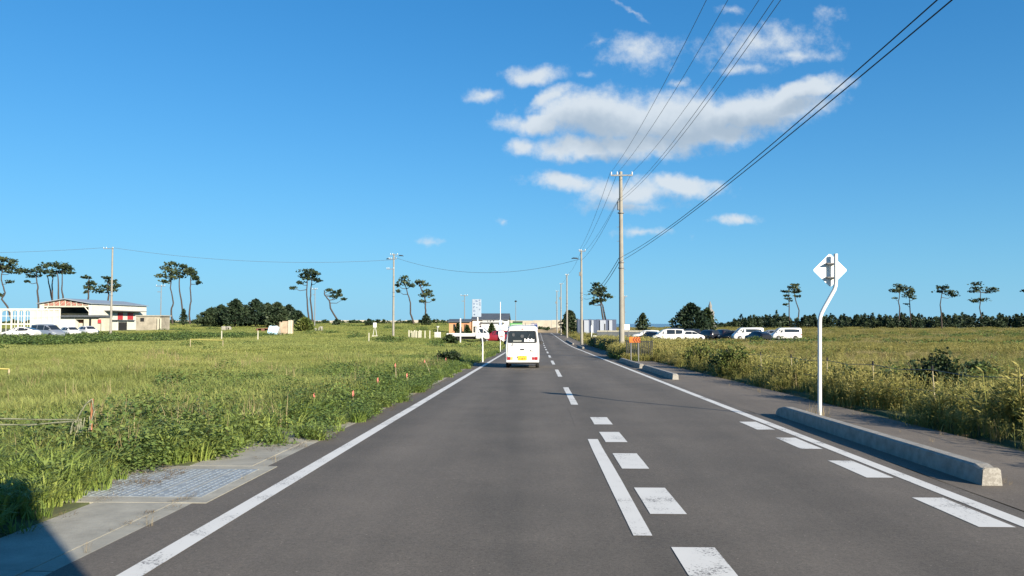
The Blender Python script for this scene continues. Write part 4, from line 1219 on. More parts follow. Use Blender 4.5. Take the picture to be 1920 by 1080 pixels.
# columns of small written characters on the board: each glyph a few strokes
def glyph(m, cx, cz, s, yy, rr):
    th = s * .15
    for k in range(rr.choice((3, 4, 4, 5))):
        if rr.random() < .5:
            zz = cz + rr.uniform(-.4, .4) * s; m.box(cx - s * .45, cx + s * rr.uniform(.1, .45), yy, yy + .002, zz - th / 2, zz + th / 2)
        else:
            xx = cx + rr.uniform(-.4, .4) * s; m.box(xx - th / 2, xx + th / 2, yy - .0005, yy + .002, cz - s * .45, cz + s * rr.uniform(.1, .45))
rr = random.Random(3)
wb, hb = b2.x - a.x, a.z - b2.z
cols = [(.24, .115, (.27, .46, .66, .86)), (.55, .07, (.12, .27, .47)), (.85, .095, (.08, .21, .34, .58))]
for (fx, s, zs) in cols:
    for fz in zs:
        m = MB(); glyph(m, a.x + wb * fx, a.z - hb * fz, s, -.079, rr); m.build("character", M_blueink, bd)
m = MB().add([(a.x + wb * .30, -.079, a.z - hb * .10), (a.x + wb * .48, -.079, a.z - hb * .05), (a.x + wb * .48, -.079, a.z - hb * .15)], [(0, 1, 2)])
m.box(a.x + wb * .46, a.x + wb * .60, -.0795, -.078, a.z - hb * .115, a.z - hb * .085); m.build("arrow", M_blueink, bd)
tag(bs, "pale upright board with columns of small writing on a bent white post", "road sign")

# banner on a tall pole beside the van
yv = 66.0; x = -3.12
bn = empty("banner_pole", (x, yv, zr(yv)))
def W4(px, py): return P(px, py, yv) - Vector((x, yv, zr(yv)))
tp = W4(939.5, 566)
MB().tube([(0, 0, -.1), (0, 0, tp.z)], .03, 8).build("pole", M_white, bn)
m = MB()
n = 10
vs = []
for i in range(n + 1):
    t = i / n
    zz = W4(939, 600).z * (1 - t) + W4(939, 620).z * t
    vs += [(-.10 + .03 * math.sin(t * 5), -.03 - .03 * math.sin(t * 7), zz), (.10, -.03 + .05 * math.sin(t * 4), zz)]
m.add(vs, [(2 * i, 2 * i + 1, 2 * i + 3, 2 * i + 2) for i in range(n)], smooth=True)
m.build("blue_streamer", mat("blue_cloth", (.32, .40, .62), .8, var=.15), bn)
a, b3 = W4(934.5, 621), W4(946, 640)
poly = [(a.x, a.z - .02), (a.x + .07, a.z), (b3.x - .1, a.z), (b3.x, a.z - .1), (b3.x - .01, b3.z - .02), (b3.x - .12, b3.z + .02), (a.x + .09, b3.z + .22), (a.x + .02, b3.z + .45)]
m = MB().slab(poly, .012); m.build("white_flag", mat("white_cloth", (.80, .74, .72), .8, var=.08), bn, (0, -.06, 0))
cx, cz = (a.x + b3.x) / 2, (a.z + b3.z) / 2
MB().slab([(cx + .13 * math.cos(k * .524), cz + .1 * math.sin(k * .524)) for k in range(12)], .004).build("flag_emblem", mat("pale_red_print", (.72, .30, .28), .8, var=.1), bn, (0, -.0665, 0))
tag(bn, "tall thin pole with a blue streamer and a white flag beside the van", "banner")

# orange chevron marker and black railing at the nearest pole
cm = empty("chevron_sign", (PX(1190, 42.5), 42.5, zr(42.5)))
zc = P(1190, 637, 42.5).z - zr(42.5)
MB().tube([(-.2, .05, -.1), (-.2, .05, zc + .1)], .025, 8).build("post", M_poleg, cm)
MB().tube([(.2, .05, -.1), (.2, .05, zc + .1)], .025, 8).build("post", M_poleg, cm)
pl = MB().cbox(-.29, .29, 0, .02, zc - .15, zc + .15, .008).build("plate", mat("orange_sheet", (.52, .14, .02), .45, var=.08), cm)
for k in range(3):
    x0 = -.10 + k * .14
    MB().slab([(x0 + .08, .14), (x0 + .15, .14), (x0 + .05, 0), (x0 + .15, -.14), (x0 + .08, -.14), (x0 - .03, 0)], .003).build("chevron", mat("dark_orange_sheet", (.16, .03, .01), .5, var=.1), pl, (0, -.0045, zc))
tag(cm, "orange marker board with three dark chevrons by the black railing", "road sign")
M_rail = mat("black_steel_rail", (.03, .032, .028), .55, metal=.3, var=.2)
yv = 44.5
rl = empty("railing", (PX(1176, yv), yv, zr(yv)))
wR = PX(1221, yv) - PX(1176, yv)
MB().box(0, wR, -.03, .03, 1.02, 1.08).build("top_rail", M_rail, rl)
MB().box(0, wR, -.02, .02, .12, .16).build("bottom_rail", M_rail, rl)
for k in range(13):
    xx = .05 + k * (wR - .1) / 12
    MB().box(xx - .026, xx + .026, -.02, .02, .16, 1.02).build("bar", M_rail, rl)
for xx in (-.04, wR + .04): MB().box(xx - .035, xx + .035, -.035, .035, -.1, 1.12).build("post", M_rail, rl)
tag(rl, "black barred railing across the footway below the orange chevron sign", "railing")
fl = empty("fence", (6.35, 54, zr(54))); tag(fl, "long dark board fence running from the nearest pole towards the second pole", "fence")
for k in range(17):
    y0 = k * 2.4
    dz = zr(54 + y0) - zr(54); dz2 = zr(54 + y0 + 2.3) - zr(54)
    m = MB()
    for q in range(9):
        ya = y0 + q * .255; za = dz + (dz2 - dz) * q / 9
        m.box(-.012, .012, ya, ya + .235, za + .08, za + 1.0)
    m.box(-.035, -.013, y0, y0 + 2.3, dz2 + .2, dz + .32); m.box(-.035, -.013, y0, y0 + 2.3, dz2 + .75, dz + .86)
    m.build("panel", mat("dark_weathered_board", (.045, .042, .038), .8, var=.3, vscale=3), fl)
    MB().box(-.05, .05, y0 - .06, y0 - .0, dz - .2, dz + 1.05).build("post", M_rail, fl)

# wire fence in the dry field
wf = empty("wire_fence", (7.2, 12, zr(12))); tag(wf, "low wire fence on thin posts running through the dry weeds", "fence")
ys = [9.3, 12.0, 14.6, 17.2, 19.9, 22.7, 25.6, 28.2, 30.6]
tops = []
M_stake = mat("grey_wood_stake", (.34, .29, .18), .85, var=.3)
for i, yy in enumerate(ys):
    lx, ly = rnd.uniform(-.05, .05), rnd.uniform(-.05, .05)
    b0 = Vector((rnd.uniform(-.05, .05), yy - 12, gz(7.2, yy) - zr(12)))
    t0 = b0 + Vector((lx, ly, .88))
    po = MB().tube([b0 - Vector((0, 0, .2)), t0], [.012, .010], 7).build("post", M_stake, wf)
    MB().tube([t0 - Vector((0, 0, .06)), t0 + Vector((0, 0, .03))], [.022, .020], 7).build("cap", M_dark, po)
    tops.append(t0)
for dz in (-.04, -.42):
    m = MB()
    for i in range(len(tops) - 1):
        a_, b_2 = tops[i] + Vector((-.03, 0, dz)), tops[i + 1] + Vector((-.03, 0, dz))
        m.tube([a_, a_.lerp(b_2, .5) - Vector((0, 0, .05)), b_2], .006, 4)
    m.build("wire", M_wire, wf)

# marker stakes with pink ribbons on the verge
M_rib = mat("pink_ribbon", (.62, .19, .15), .7, var=.12)
stk = [(588, -4.3, .34, 0, "stake with a drooping pink ribbon, nearest to us on the verge"), (660, -3.72, .40, .02, "upright pink ribbon stake, second along the verge"),
       (708, -4.0, .38, 0, "pink ribbon bow third along the verge"), (743, -4.1, .62, -.03, "tall thin stake with a ribbon flag, fourth along the verge"),
       (763, -3.7, .42, 0, "short pink ribbon close to the tall stake with the flag"), (812, -3.7, .62, -.3, "strongly leaning stake with a small ribbon tip"),
       (836, -3.95, .5, 0, "far pink ribbon stake before the bent white sign post")]
for i, (px, X, h, lean, lab) in enumerate(stk):
    Y = X / ((px - 1008) / F)
    st = empty("marker_stake", (X, Y, gz(X, Y)))
    MB().tube([(0, 0, -.1), (lean, 0, h)], [.012, .009], 6).build("stake", M_stake, st)
    m = MB()
    for k in range(2):
        sg = -1 if k else 1
        vs = [(lean + sg * .004, -.012, h + .01), (lean + sg * .016, -.02, h - .015), (lean + sg * .020, -.016, h - .06), (lean + sg * .010, -.012, h - .12), (lean, -.014, h - .05)]
        m.add(vs, [(0, 1, 2, 4), (4, 2, 3)])
    m.tube([(lean, 0, h - .05), (lean, 0, h + .012)], .010, 6)
    m.build("ribbon", M_rib, st)
    tag(st, lab, "stake", "survey stakes with pink ribbons")

# rope barrier near the grating
rp = empty("rope_post", (-5.45, 9.5, gz(-5.45, 9.5)))
M_rust = mat("rusty_iron", (.30, .13, .06), .8, var=.35, vscale=20)
M_rope = mat("bleached_rope", (.24, .24, .16), .9, var=.35, vscale=60)
M_rope2 = mat("dark_rope_strand", (.10, .11, .07), .9, var=.3, vscale=40)
MB().tube([(0, 0, -.1), (.02, 0, .70)], .016, 8).build("iron_pin", M_rust, rp)
def rope(parent, pts, r_=.0065, name="rope"):
    q = []
    pts = [Vector(p) for p in pts]
    for i in range(len(pts) - 1):
        for t in range(6): q.append(pts[i].lerp(pts[i + 1], t / 6))
    q.append(pts[-1])
    m = MB()
    for ph, mi in ((0, 0), (math.pi, 1)):
        m.tube([p + Vector((math.cos(i * .9 + ph), 0, math.sin(i * .9 + ph))) * r_ * .7 for i, p in enumerate(q)], r_, 5, mi)
    return m.build(name, [M_rope, M_rope2], parent)
rope(rp, [(.02, -.01, .70), (-.06, -.03, .62), (-.13, -.04, .48), (-.16, -.03, .40)])
rope(rp, [(.02, -.01, .69), (.06, -.03, .55), (.03, -.03, .42), (.0, -.03, .33), (.04, -.04, .2), (.08, -.03, .08)])
rope(rp, [(-.16, -.03, .44), (-.12, -.03, .25), (-.08, -.03, .1), (-.12, -.05, .0)])
rope(rp, [(-.2, -.03, .42), (-.22, -.04, .2), (-.19, -.05, .02)])
rope(rp, [(-.14, -.02, .45), (-.10, -.05, .32), (-.02, -.05, .15), (-.07, -.04, .03)])
for k in range(9):
    q = rnd.uniform(-.2, .05)
    rope(rp, [(q, -.03, .44 + .25 * (q + .2)), (q + rnd.uniform(-.04, .04), -.05, .3), (q + rnd.uniform(-.06, .06), -.05, .15), (q + rnd.uniform(-.08, .08), -.04, .02)], .005)
MB().tube([(.01, -.015, .31), (.012, -.015, .35)], .018, 8).build("orange_tie", M_rib, rp)
tag(rp, "rusty pin wrapped in frayed striped rope beside the drain grating", "post")
ln = empty("rope_line", (-5.62, 9.46, gz(-5.45, 9.5) + .43))
rope(ln, [(0, 0, 0), (-.6, .05, -.05), (-1.4, .1, -.06), (-2.4, .2, -.02), (-3.4, .3, .06)], .007)
rope(ln, [(0, 0, .02), (-.5, .05, .015), (-1.3, .1, .02), (-2.4, .2, .06), (-3.4, .3, .12)], .006)
tag(ln, "doubled striped rope strung left from the rusty pin", "rope")

# ------------------------------------------------------------------ vehicles
def section(p):
    z0, zb, zt, w, wr = p
    top = max(zt - .09, zb + .01)
    return [(w * .90, z0), (w * .985, z0 + .10), (w, z0 + .25), (w * .995, zb), (wr + (w - wr) * .12, top - .02 if top - .02 > zb else top), (wr, top + .02), (wr - .09, zt - .015), (wr * .45, zt + .005), (0, zt + .012)]
class Car:
    def __init__(s, stations):
        s.st = stations
        s.ys = [a[0] for a in stations]
    def par(s, y):
        return [float(np.interp(y, s.ys, [a[k] for a in s.st])) for k in range(1, 6)]
    def hw(s, y, z):
        sec = section(s.par(y))
        for (a, za), (b, zb) in zip(sec, sec[1:]):
            if za <= z <= zb or (zb <= z <= za):
                return a + (b - a) * ((z - za) / (zb - za) if abs(zb - za) > 1e-6 else 0)
        return sec[0][0] if z < sec[0][1] else sec[6][0]
    def body(s):
        m = MB(); rings = []
        for a in s.st:
            sec = section(a[1:])
            rings.append([(x, a[0], z) for x, z in sec] + [(-x, a[0], z) for x, z in reversed(sec[:-1])])
        n = len(rings[0]); vs = [p for r_ in rings for p in r_]
        fs = [(i * n + k, i * n + (k + 1) % n, (i + 1) * n + (k + 1) % n, (i + 1) * n + k) for i in range(len(rings) - 1) for k in range(n)]
        m.add(vs, fs, 0, True)
        m.add(rings[0], [tuple(range(n))]); m.add(rings[-1], [tuple(range(n - 1, -1, -1))])
        return m
    def side(s, sg, poly_top, poly_bot, off=.008, nz=3):
        """panel on the flank between two (y,z) edges of equal length"""
        m = MB(); vs = []; k = len(poly_top)
        for j in range(nz + 1):
            t = j / nz
            for (ya, za), (yb, zb) in zip(poly_bot, poly_top):
                y, z = ya + (yb - ya) * t, za + (zb - za) * t
                vs.append((sg * (s.hw(y, z) + off), y, z))
        m.add(vs, [(j * k + i, j * k + i + 1, (j + 1) * k + i + 1, (j + 1) * k + i) for j in range(nz) for i in range(k - 1)])
        return m
    def screen(s, y0, y1, f0=.86, f1=.86, off=.012, n=5):
        """windscreen or rear screen lying on the sloping top between two stations"""
        m = MB(); vs = []
        for i in range(n + 1):
            t = i / n; y = y0 + (y1 - y0) * t
            z0, zb, zt, w, wr = s.par(y); f = f0 + (f1 - f0) * t
            hw_ = (wr - .05) * f / .86
            for q in (-1, -.5, 0, .5, 1): vs.append((hw_ * q, y, zt + off + (.012 if q == 0 else .006 if abs(q) < .6 else -.004)))
        m.add(vs, [(i * 5 + k, i * 5 + k + 1, i * 5 + 6 + k, i * 5 + 5 + k) for i in range(n) for k in range(4)])
        return m
def wheel(parent, x, y, r_, w, sg):
    prof = [(r_ * .60, -w / 2), (r_ * .93, -w / 2), (r_, -w / 2 + .03), (r_, w / 2 - .03), (r_ * .93, w / 2), (r_ * .60, w / 2)]
    m = MB(); m.lathe((0, 0, 0), prof, 18)
    m.v = [(z, a, b) for a, b, z in m.v]
    o = m.build("wheel", M_tyre, parent, (x, y, r_))
    k = MB(); k.lathe((0, 0, 0), [(.0, -.02), (r_ * .62, -.02), (r_ * .62, .0), (r_ * .5, .012), (r_ * .18, .0), (r_ * .1, .02)], 14)
    k.v = [(z * sg + sg * (w / 2 - .012), a, b) for a, b, z in k.v]
    k.build("rim", M_rim, o)
CARS = {
    # y, z0, zbelt, ztop, half width, half roof width ; rear at negative y
    'liftback': dict(L=4.5, st=[(-2.25, .35, .80, .86, .74, .66), (-2.15, .25, .92, 1.02, .84, .72), (-1.7, .2, .96, 1.20, .87, .62), (-.9, .2, .95, 1.42, .88, .60), (-.1, .2, .93, 1.48, .88, .60), (.45, .2, .91, 1.38, .88, .60), (1.15, .2, .86, .98, .87, .70), (1.85, .2, .76, .82, .84, .70), (2.2, .25, .62, .66, .72, .6), (2.25, .35, .55, .6, .62, .5)],
                     win=[([(-.15, 1.36), (.35, 1.30), (.85, 1.06)], [(-.15, .97), (.35, .96), (.95, .95)]), ([(-1.35, 1.22), (-.8, 1.34), (-.2, 1.37)], [(-1.35, 1.02), (-.8, .98), (-.2, .97)])], fs=(.48, 1.12), rs=(-2.0, -1.0), wh=(-1.35, 1.35, .32), head=.68),
    'hatch': dict(L=3.9, st=[(-1.95, .35, .85, .95, .74, .64), (-1.9, .25, .92, 1.15, .83, .62), (-1.65, .2, .95, 1.44, .85, .60), (-.9, .2, .95, 1.52, .85, .62), (.0, .2, .94, 1.52, .85, .62), (.4, .2, .93, 1.44, .85, .6), (1.1, .2, .92, 1.02, .84, .68), (1.7, .2, .80, .86, .80, .66), (1.92, .3, .60, .65, .66, .55)],
                  win=[([(0, 1.40), (.4, 1.34), (.85, 1.10)], [(0, 1.0), (.4, .99), (.95, .99)]), ([(-1.4, 1.34), (-.8, 1.41), (-.06, 1.41)], [(-1.35, 1.04), (-.8, 1.01), (-.06, 1.0)])], fs=(.44, 1.05), rs=(-1.88, -1.68), wh=(-1.2, 1.22, .30), head=.72),
    'minivan': dict(L=4.75, st=[(-2.38, .35, .95, 1.1, .76, .66), (-2.33, .25, 1.0, 1.5, .86, .66), (-2.2, .2, 1.05, 1.82, .88, .70), (-1.2, .2, 1.06, 1.90, .89, .72), (.2, .2, 1.05, 1.89, .89, .72), (.75, .2, 1.03, 1.76, .89, .68), (1.65, .2, .98, 1.10, .88, .74), (2.2, .2, .84, .90, .82, .70), (2.38, .3, .62, .68, .70, .6)],
                    win=[([(.35, 1.72), (.85, 1.62), (1.35, 1.25)], [(.35, 1.12), (.85, 1.11), (1.5, 1.1)]), ([(-.95, 1.76), (-.3, 1.77), (.25, 1.75)], [(-.95, 1.14), (-.3, 1.13), (.25, 1.12)]), ([(-2.05, 1.70), (-1.6, 1.74), (-1.05, 1.76)], [(-2.05, 1.18), (-1.6, 1.15), (-1.05, 1.14)])], fs=(.8, 1.58), rs=(-2.34, -2.22), wh=(-1.45, 1.5, .34), head=.8),
    'boxvan': dict(L=4.7, st=[(-2.35, .35, .9, 1.2, .78, .7), (-2.32, .25, 1.1, 1.85, .84, .72), (-2.2, .22, 1.12, 1.97, .845, .73), (-1, .22, 1.12, 1.99, .845, .73), (.9, .22, 1.12, 1.97, .845, .73), (1.25, .22, 1.1, 1.86, .845, .70), (2.0, .22, 1.02, 1.12, .83, .70), (2.28, .25, .84, .90, .80, .68), (2.35, .35, .6, .7, .74, .6)],
                   win=[([(.75, 1.74), (1.1, 1.70), (1.55, 1.32)], [(.75, 1.22), (1.1, 1.2), (1.75, 1.16)]), ([(-2.0, 1.72), (-1.0, 1.74), (.45, 1.74)], [(-1.95, 1.27), (-1.0, 1.26), (.45, 1.25)])], fs=(1.28, 1.95), rs=(-2.335, -2.22), wh=(-1.3, 1.4, .33), head=.78),
    'suv': dict(L=4.5, st=[(-2.25, .4, .9, 1.0, .76, .66), (-2.2, .3, 1.0, 1.3, .88, .66), (-2.0, .28, 1.05, 1.62, .9, .64), (-1.0, .26, 1.05, 1.68, .91, .66), (.1, .26, 1.04, 1.67, .91, .66), (.5, .26, 1.03, 1.58, .91, .64), (1.15, .26, 1.02, 1.12, .9, .74), (1.95, .26, .95, 1.0, .86, .74), (2.22, .35, .75, .82, .74, .64)],
                win=[([(.1, 1.52), (.5, 1.47), (.95, 1.2)], [(.1, 1.1), (.5, 1.09), (1.02, 1.08)]), ([(-1.75, 1.48), (-1, 1.53), (.02, 1.53)], [(-1.7, 1.16), (-1, 1.12), (.02, 1.1)])], fs=(.54, 1.1), rs=(-2.18, -2.02), wh=(-1.35, 1.38, .36), head=.85)}
def make_car(kind, paint, label, px, Y, rz=90, group="parked cars", base=None):
    C = CARS[kind]; c = Car(C['st'])
    x = PX(px, Y); z = gz(x, Y) if base is None else base
    root = empty({'liftback': 'parked_car', 'hatch': 'parked_car', 'minivan': 'parked_minivan', 'boxvan': 'parked_van', 'suv': 'parked_car'}[kind], (x, Y, z), R(rz))
    body = c.body().build("body", paint, root)
    for sg in (-1, 1):
        for (tp, bt) in C['win']:
            c.side(sg, tp, bt).build("side_window", M_glass, root)
        yh = c.ys[-1] - .35; zh = C['head']
        c.side(sg, [(yh - .1, zh + .06), (yh + .05, zh + .05), (yh + .22, zh)], [(yh, zh - .08), (yh + .1, zh - .09), (yh + .24, zh - .1)], .012, 2).build("headlight", M_headlamp, root)
        yt = c.ys[0] + .03; zt = C['head'] + .08
        c.side(sg, [(yt + .03, zt + .12), (yt + .2, zt + .12)], [(yt + .03, zt - .12), (yt + .14, zt - .12)], .012, 2).build("tail_light", M_redlamp, root)
        mz = C['win'][0][1][-1][1] + .08; my = C['win'][0][1][-1][0] - .12
        MB().cbox(-.1, .1, -.05, .05, -.06, .07, .025).build("mirror", paint, root, (sg * (c.hw(my, mz) + .09), my, mz))
        for yw in C['wh'][:2]:
            wheel(root, sg * (c.hw(yw, .4) - .09), yw, C['wh'][2], .2, sg)
            m = MB(); rw = C['wh'][2] + .06   # dark wheel arch
            vs = [(sg * (c.hw(yw, .45) + .004), yw + rw * math.cos(k * math.pi / 10), max(.22, C['wh'][2] + rw * math.sin(k * math.pi / 10))) for k in range(11)]
            m.add(vs, [tuple(range(11))]); m.build("wheel_arch", M_trim, root)
    c.screen(*C['fs']).build("windscreen", M_glass, root)
    c.screen(*C['rs']).build("rear_window", M_glass, root)
    MB().box(-C['st'][4][4] * .86, C['st'][4][4] * .86, c.ys[0] + .3, c.ys[-1] - .3, .16, .30).build("underside", M_dark, root)
    tag(root, label, "van" if kind == 'boxvan' else "minivan" if kind == 'minivan' else "car", group)
    return root

# -------- the small white van ahead
vx, vy = -0.66, 34.15
VL, VW, VH = 3.4, 0.737, 1.87
st = [(0.0, .42, .98, 1.70, .70, .60), (.015, .30, 1.02, 1.77, .72, .61), (.06, .26, 1.04, 1.82, .733, .615), (.2, .25, 1.05, 1.855, .737, .615), (1.0, .25, 1.05, 1.875, .737, .62), (2.2, .25, 1.05, 1.87, .737, .62), (2.6, .25, 1.04, 1.78, .737, .60), (3.1, .25, .98, 1.12, .735, .62), (3.32, .28, .8, .86, .70, .58), (3.4, .36, .58, .66, .60, .5)]
vc = Car(st)
van = empty("white_van", (vx, vy, zr(vy + 1.2)))
van.rotation_euler = (math.atan(-0.0122), 0, 0)
vc.body().build("body", M_carwhite, van)
def rear_panel(poly, yoff, th, name, mt, parent=van):
    m = MB().slab(poly, th); return m.build(name, mt, parent, (0, yoff, 0))
def rrect(x0, x1, z0, z1, r_=.03, slant=0):
    q = []
    for cx, cz, a0 in ((x1 - r_, z1 - r_, 0), (x0 + r_, z1 - r_, 90), (x0 + r_, z0 + r_, 180), (x1 - r_, z0 + r_, 270)):
        for k in range(4):
            a = R(a0 + 30 * k); xx = cx + r_ * math.cos(a); zz = cz + r_ * math.sin(a)
            q.append((xx * (1 - slant * (zz - z0) / (z1 - z0)), zz))
    return q
gate = rear_panel(rrect(-.655, .655, .47, 1.71, .08, .10), -.018, .014, "tailgate", M_carwhite)
rw = rear_panel(rrect(-.595, .595, 1.13, 1.60, .06, .07), -.026, .006, "rear_window", M_glass, gate)
rear_panel(rrect(-.625, .625, 1.10, 1.63, .07, .07), -.0212, .003, "window_rubber", M_trim, gate)
# seats and load seen through the rear window, as lighter shapes behind the pane's lower rim
M_seat = mat("grey_seat", (.06, .065, .07), .8, var=.2); M_wstick = mat("white_sticker", (.75, .76, .75), .6, var=.03)
def dogs(x0, z0, s):
    """row of white animal silhouette stickers"""
    prof = [(0, 0), (.02, .06), (.0, .10), (.03, .125), (.055, .11), (.07, .075), (.12, .07), (.14, .095), (.15, .09), (.142, .06), (.14, 0), (.12, 0), (.115, .035), (.05, .035), (.045, 0)]
    return [(x0 + a * s, z0 + b * s) for a, b in prof]
for k, (x0, s) in enumerate(((.08, 1.0), (.22, 1.1), (.37, 1.0))):
    rear_panel(dogs(x0, 1.175, s), -.0285, .002, "sticker", M_wstick, rw)
rear_panel(rrect(.08, .52, 1.15, 1.176, .008), -.0285, .002, "sticker", M_wstick, rw)
rear_panel(rrect(-.40, -.03, 1.155, 1.215, .02), -.0285, .002, "seat_top", mat("pale_seat", (.26, .27, .25), .8, var=.1), rw)
rear_panel([(.20, 1.30), (.33, 1.50), (.345, 1.49), (.225, 1.29)], -.0285, .002, "strap", M_seat, rw)
rear_panel(rrect(-.08, .06, 1.32, 1.46, .05), -.0285, .002, "headrest", M_seat, rw)
rear_panel(rrect(-.44, -.33, 1.38, 1.52, .04), -.0285, .002, "headrest", M_seat, rw)
MB().tube([(.0, -.04, 1.13), (-.02, -.045, 1.17), (-.30, -.042, 1.20)], .012, 6).build("wiper", M_trim, gate)
rear_panel(rrect(-.085, .085, .80, .85, .015), -.034, .014, "handle", M_trim, gate)
rear_panel(rrect(.34, .50, .745, .765, .006), -.0215, .003, "badge", M_poleg, gate)
rear_panel(rrect(.33, .39, .77, .81, .01), -.0215, .003, "badge", M_poleg, gate)
for k, zz in enumerate((.98, 1.03, 1.08)): rear_panel(rrect(-.47 + .02 * k, -.41 + .01 * k, zz, zz + .03, .006), -.0215, .003, "badge", M_poleg, gate)
rear_panel(rrect(-.03, .05, 1.685, 1.71, .008), -.021, .012, "brake_light", M_redlamp, gate)
rear_panel(rrect(-.668, .668, .462, 1.722, .085, .10), -.0155, .004, "gap_seal", M_trim)
for sg in (-1, 1):
    vc.side(sg, [(1.70, 1.70), (1.712, 1.70)], [(1.70, .36), (1.712, .36)], .003, 5).build("door_gap", M_trim, van)
    vc.side(sg, [(.02, .56), (3.3, .56)], [(.02, .545), (3.3, .545)], .003, 1)
MB().box(-.70, .70, -.057, -.05, .455, .466).build("bumper_gap", M_trim, van)
bumper = MB().cbox(-.715, .715, -.055, .18, .27, .47, .03).build("bumper", M_carwhite, van)
MB().box(-.62, .62, -.03, .9, .20, .268).build("underside", M_dark, van)
rear_panel(rrect(-.19, .19, .36, .545, .012), -.075, .012, "number_plate", M_plate)
M_pink = M_ink
rr = random.Random(8)
npl = MB()
for (cx, cz, s) in ((-.11, .515, .04), (-.06, .515, .04), (.02, .515, .035), (.06, .515, .035), (-.12, .425, .055), (-.045, .425, .075), (.025, .425, .075), (.1, .425, .075)):
    glyph(npl, cx, cz, s, -.0775, rr)
npl.build("plate_number", M_ink, van)["label"] = "dark characters on the yellow plate"
for sg in (-1, 1):
    l = rear_panel(rrect(min(sg * .66, sg * .52), max(sg * .66, sg * .52), .37, .50, .02), -.068, .014, "tail_light", M_redlamp)
    rear_panel(rrect(min(sg * .505, sg * .42), max(sg * .505, sg * .42), .375, .495, .02), -.066, .012, "turn_light", M_amber if sg < 0 else M_redlamp)
    vc.side(sg, [(1.75, 1.64), (2.2, 1.64), (2.75, 1.42)], [(1.75, 1.14), (2.2, 1.13), (2.95, 1.10)]).build("side_window", M_glass, van)
    vc.side(sg, [(.25, 1.66), (.9, 1.67), (1.65, 1.66)], [(.22, 1.16), (.9, 1.15), (1.65, 1.14)]).build("side_window", M_glass, van)
    MB().cbox(-.075, .075, -.05, .05, -.08, .10, .03).build("mirror", M_trim, van, (sg * .84, 2.75, 1.08))
    for yw in (.62, 2.72): wheel(van, sg * .645, yw, .285, .15, sg)
vc.screen(2.62, 3.06).build("windscreen", M_glass, van)
MB().box(-.5, .5, .5, 1.8, 1.885, 1.90).build("roof_rib", M_carwhite, van)
MB().lathe((.12, .35, 1.87), [(.012, 0), (.012, .02), (.006, .12)], 6).build("aerial", M_trim, van)
MB().tube([(.35, -.02, .24), (.35, .3, .26)], .03, 8).build("exhaust", M_trim, van)
tag(van, "small white van driving ahead with a yellow number plate", "van")

# -------- large vehicle at the viewpoint whose shadow falls on the near verge
bx = empty("tall_vehicle", (0.74, -3.6, zr(-3.6) + 0.0)); 
bst = [(-3.0, .5, 1.5, 3.65, 1.0, .98), (-2.95, .35, 1.5, 3.8, 1.06, 1.0), (2.8, .35, 1.5, 3.8, 1.06, 1.0), (3.0, .4, 1.5, 3.75, 1.04, 1.0), (3.05, .5, 1.5, 3.67, 1.0, .96)]
bc = Car(bst)
bc.body().build("body", M_carwhite, bx)
for sg in (-1, 1):
    for yw in (-1.9, 2.0): wheel(bx, sg * .95, yw, .38, .24, sg)
    bc.side(sg, [(-2.4, 2.5), (0, 2.5), (2.3, 2.5)], [(-2.4, 1.6), (0, 1.6), (2.3, 1.6)]).build("side_window", M_glass, bx)
MB().cbox(-.9, .9, 3.052, 3.07, 1.55, 2.75, .005).build("windscreen", M_glass, bx)
tag(bx, "tall white vehicle at the viewpoint that casts the shadow at the lower left", "van")

# -------- parked cars, right hand car park
G1 = "cars parked beyond the dry field"
make_car('boxvan', M_carwhite, "tall white van with a long dark side window, left of the white kei van", 1401, 124, 92, G1)
make_car('boxvan', M_carwhite, "rightmost white boxy van of the car park", 1473, 131, 90, G1)
make_car('hatch', M_carsilver, "silver car half hidden behind the rightmost white van", 1442, 136, 75, G1)
make_car('liftback', M_carblack, "low black car in front of the tall white van", 1420, 118, 20, G1)
make_car('minivan', M_carwhite, "white minivan with a sloping nose behind the orange chevron sign", 1252, 118, 88, G1)
make_car('hatch', M_carwhite, "white small car with its tail to the minivan's rear", 1296, 122, 270, G1)
make_car('suv', M_carwhite, "white car parked left of the white minivan", 1211, 127, 85, G1)
make_car('liftback', M_carblack, "low black car before the white car and minivan", 1221, 121, 40, G1)
make_car('suv', M_carblack, "black car right of the white small car", 1326, 130, 25, G1)
make_car('suv', M_carplum, "dark plum car in the middle of the car park", 1352, 133, 15, G1)
make_car('hatch', M_carblack, "black hatchback tucked against the tall white van's nose", 1369, 127, 60, G1)
make_car('minivan', M_carblack, "dark minivan behind the white minivan", 1258, 140, 85, G1)
make_car('suv', M_carblack, "dark car behind the white small car", 1290, 142, 80, G1)
# -------- parked cars before the barn
G2 = "cars parked in front of the barn"
make_car('liftback', M_carwhite, "long white saloon before the white arched frame", 38, 98, 94, G2)
make_car('minivan', M_carsilver, "grey minivan with black windows behind the long white saloon", 90, 104, 250, G2)
make_car('hatch', M_carwhite, "white hatchback right of the grey minivan", 133, 116, 235, G2)
make_car('hatch', M_carwhite, "white hatchback nearest to the slender pole", 166, 119, 235, G2)
make_car('suv', M_carred, "dark red car before the grey roofed house", 931, 112, 90, "cars by the roadside house")
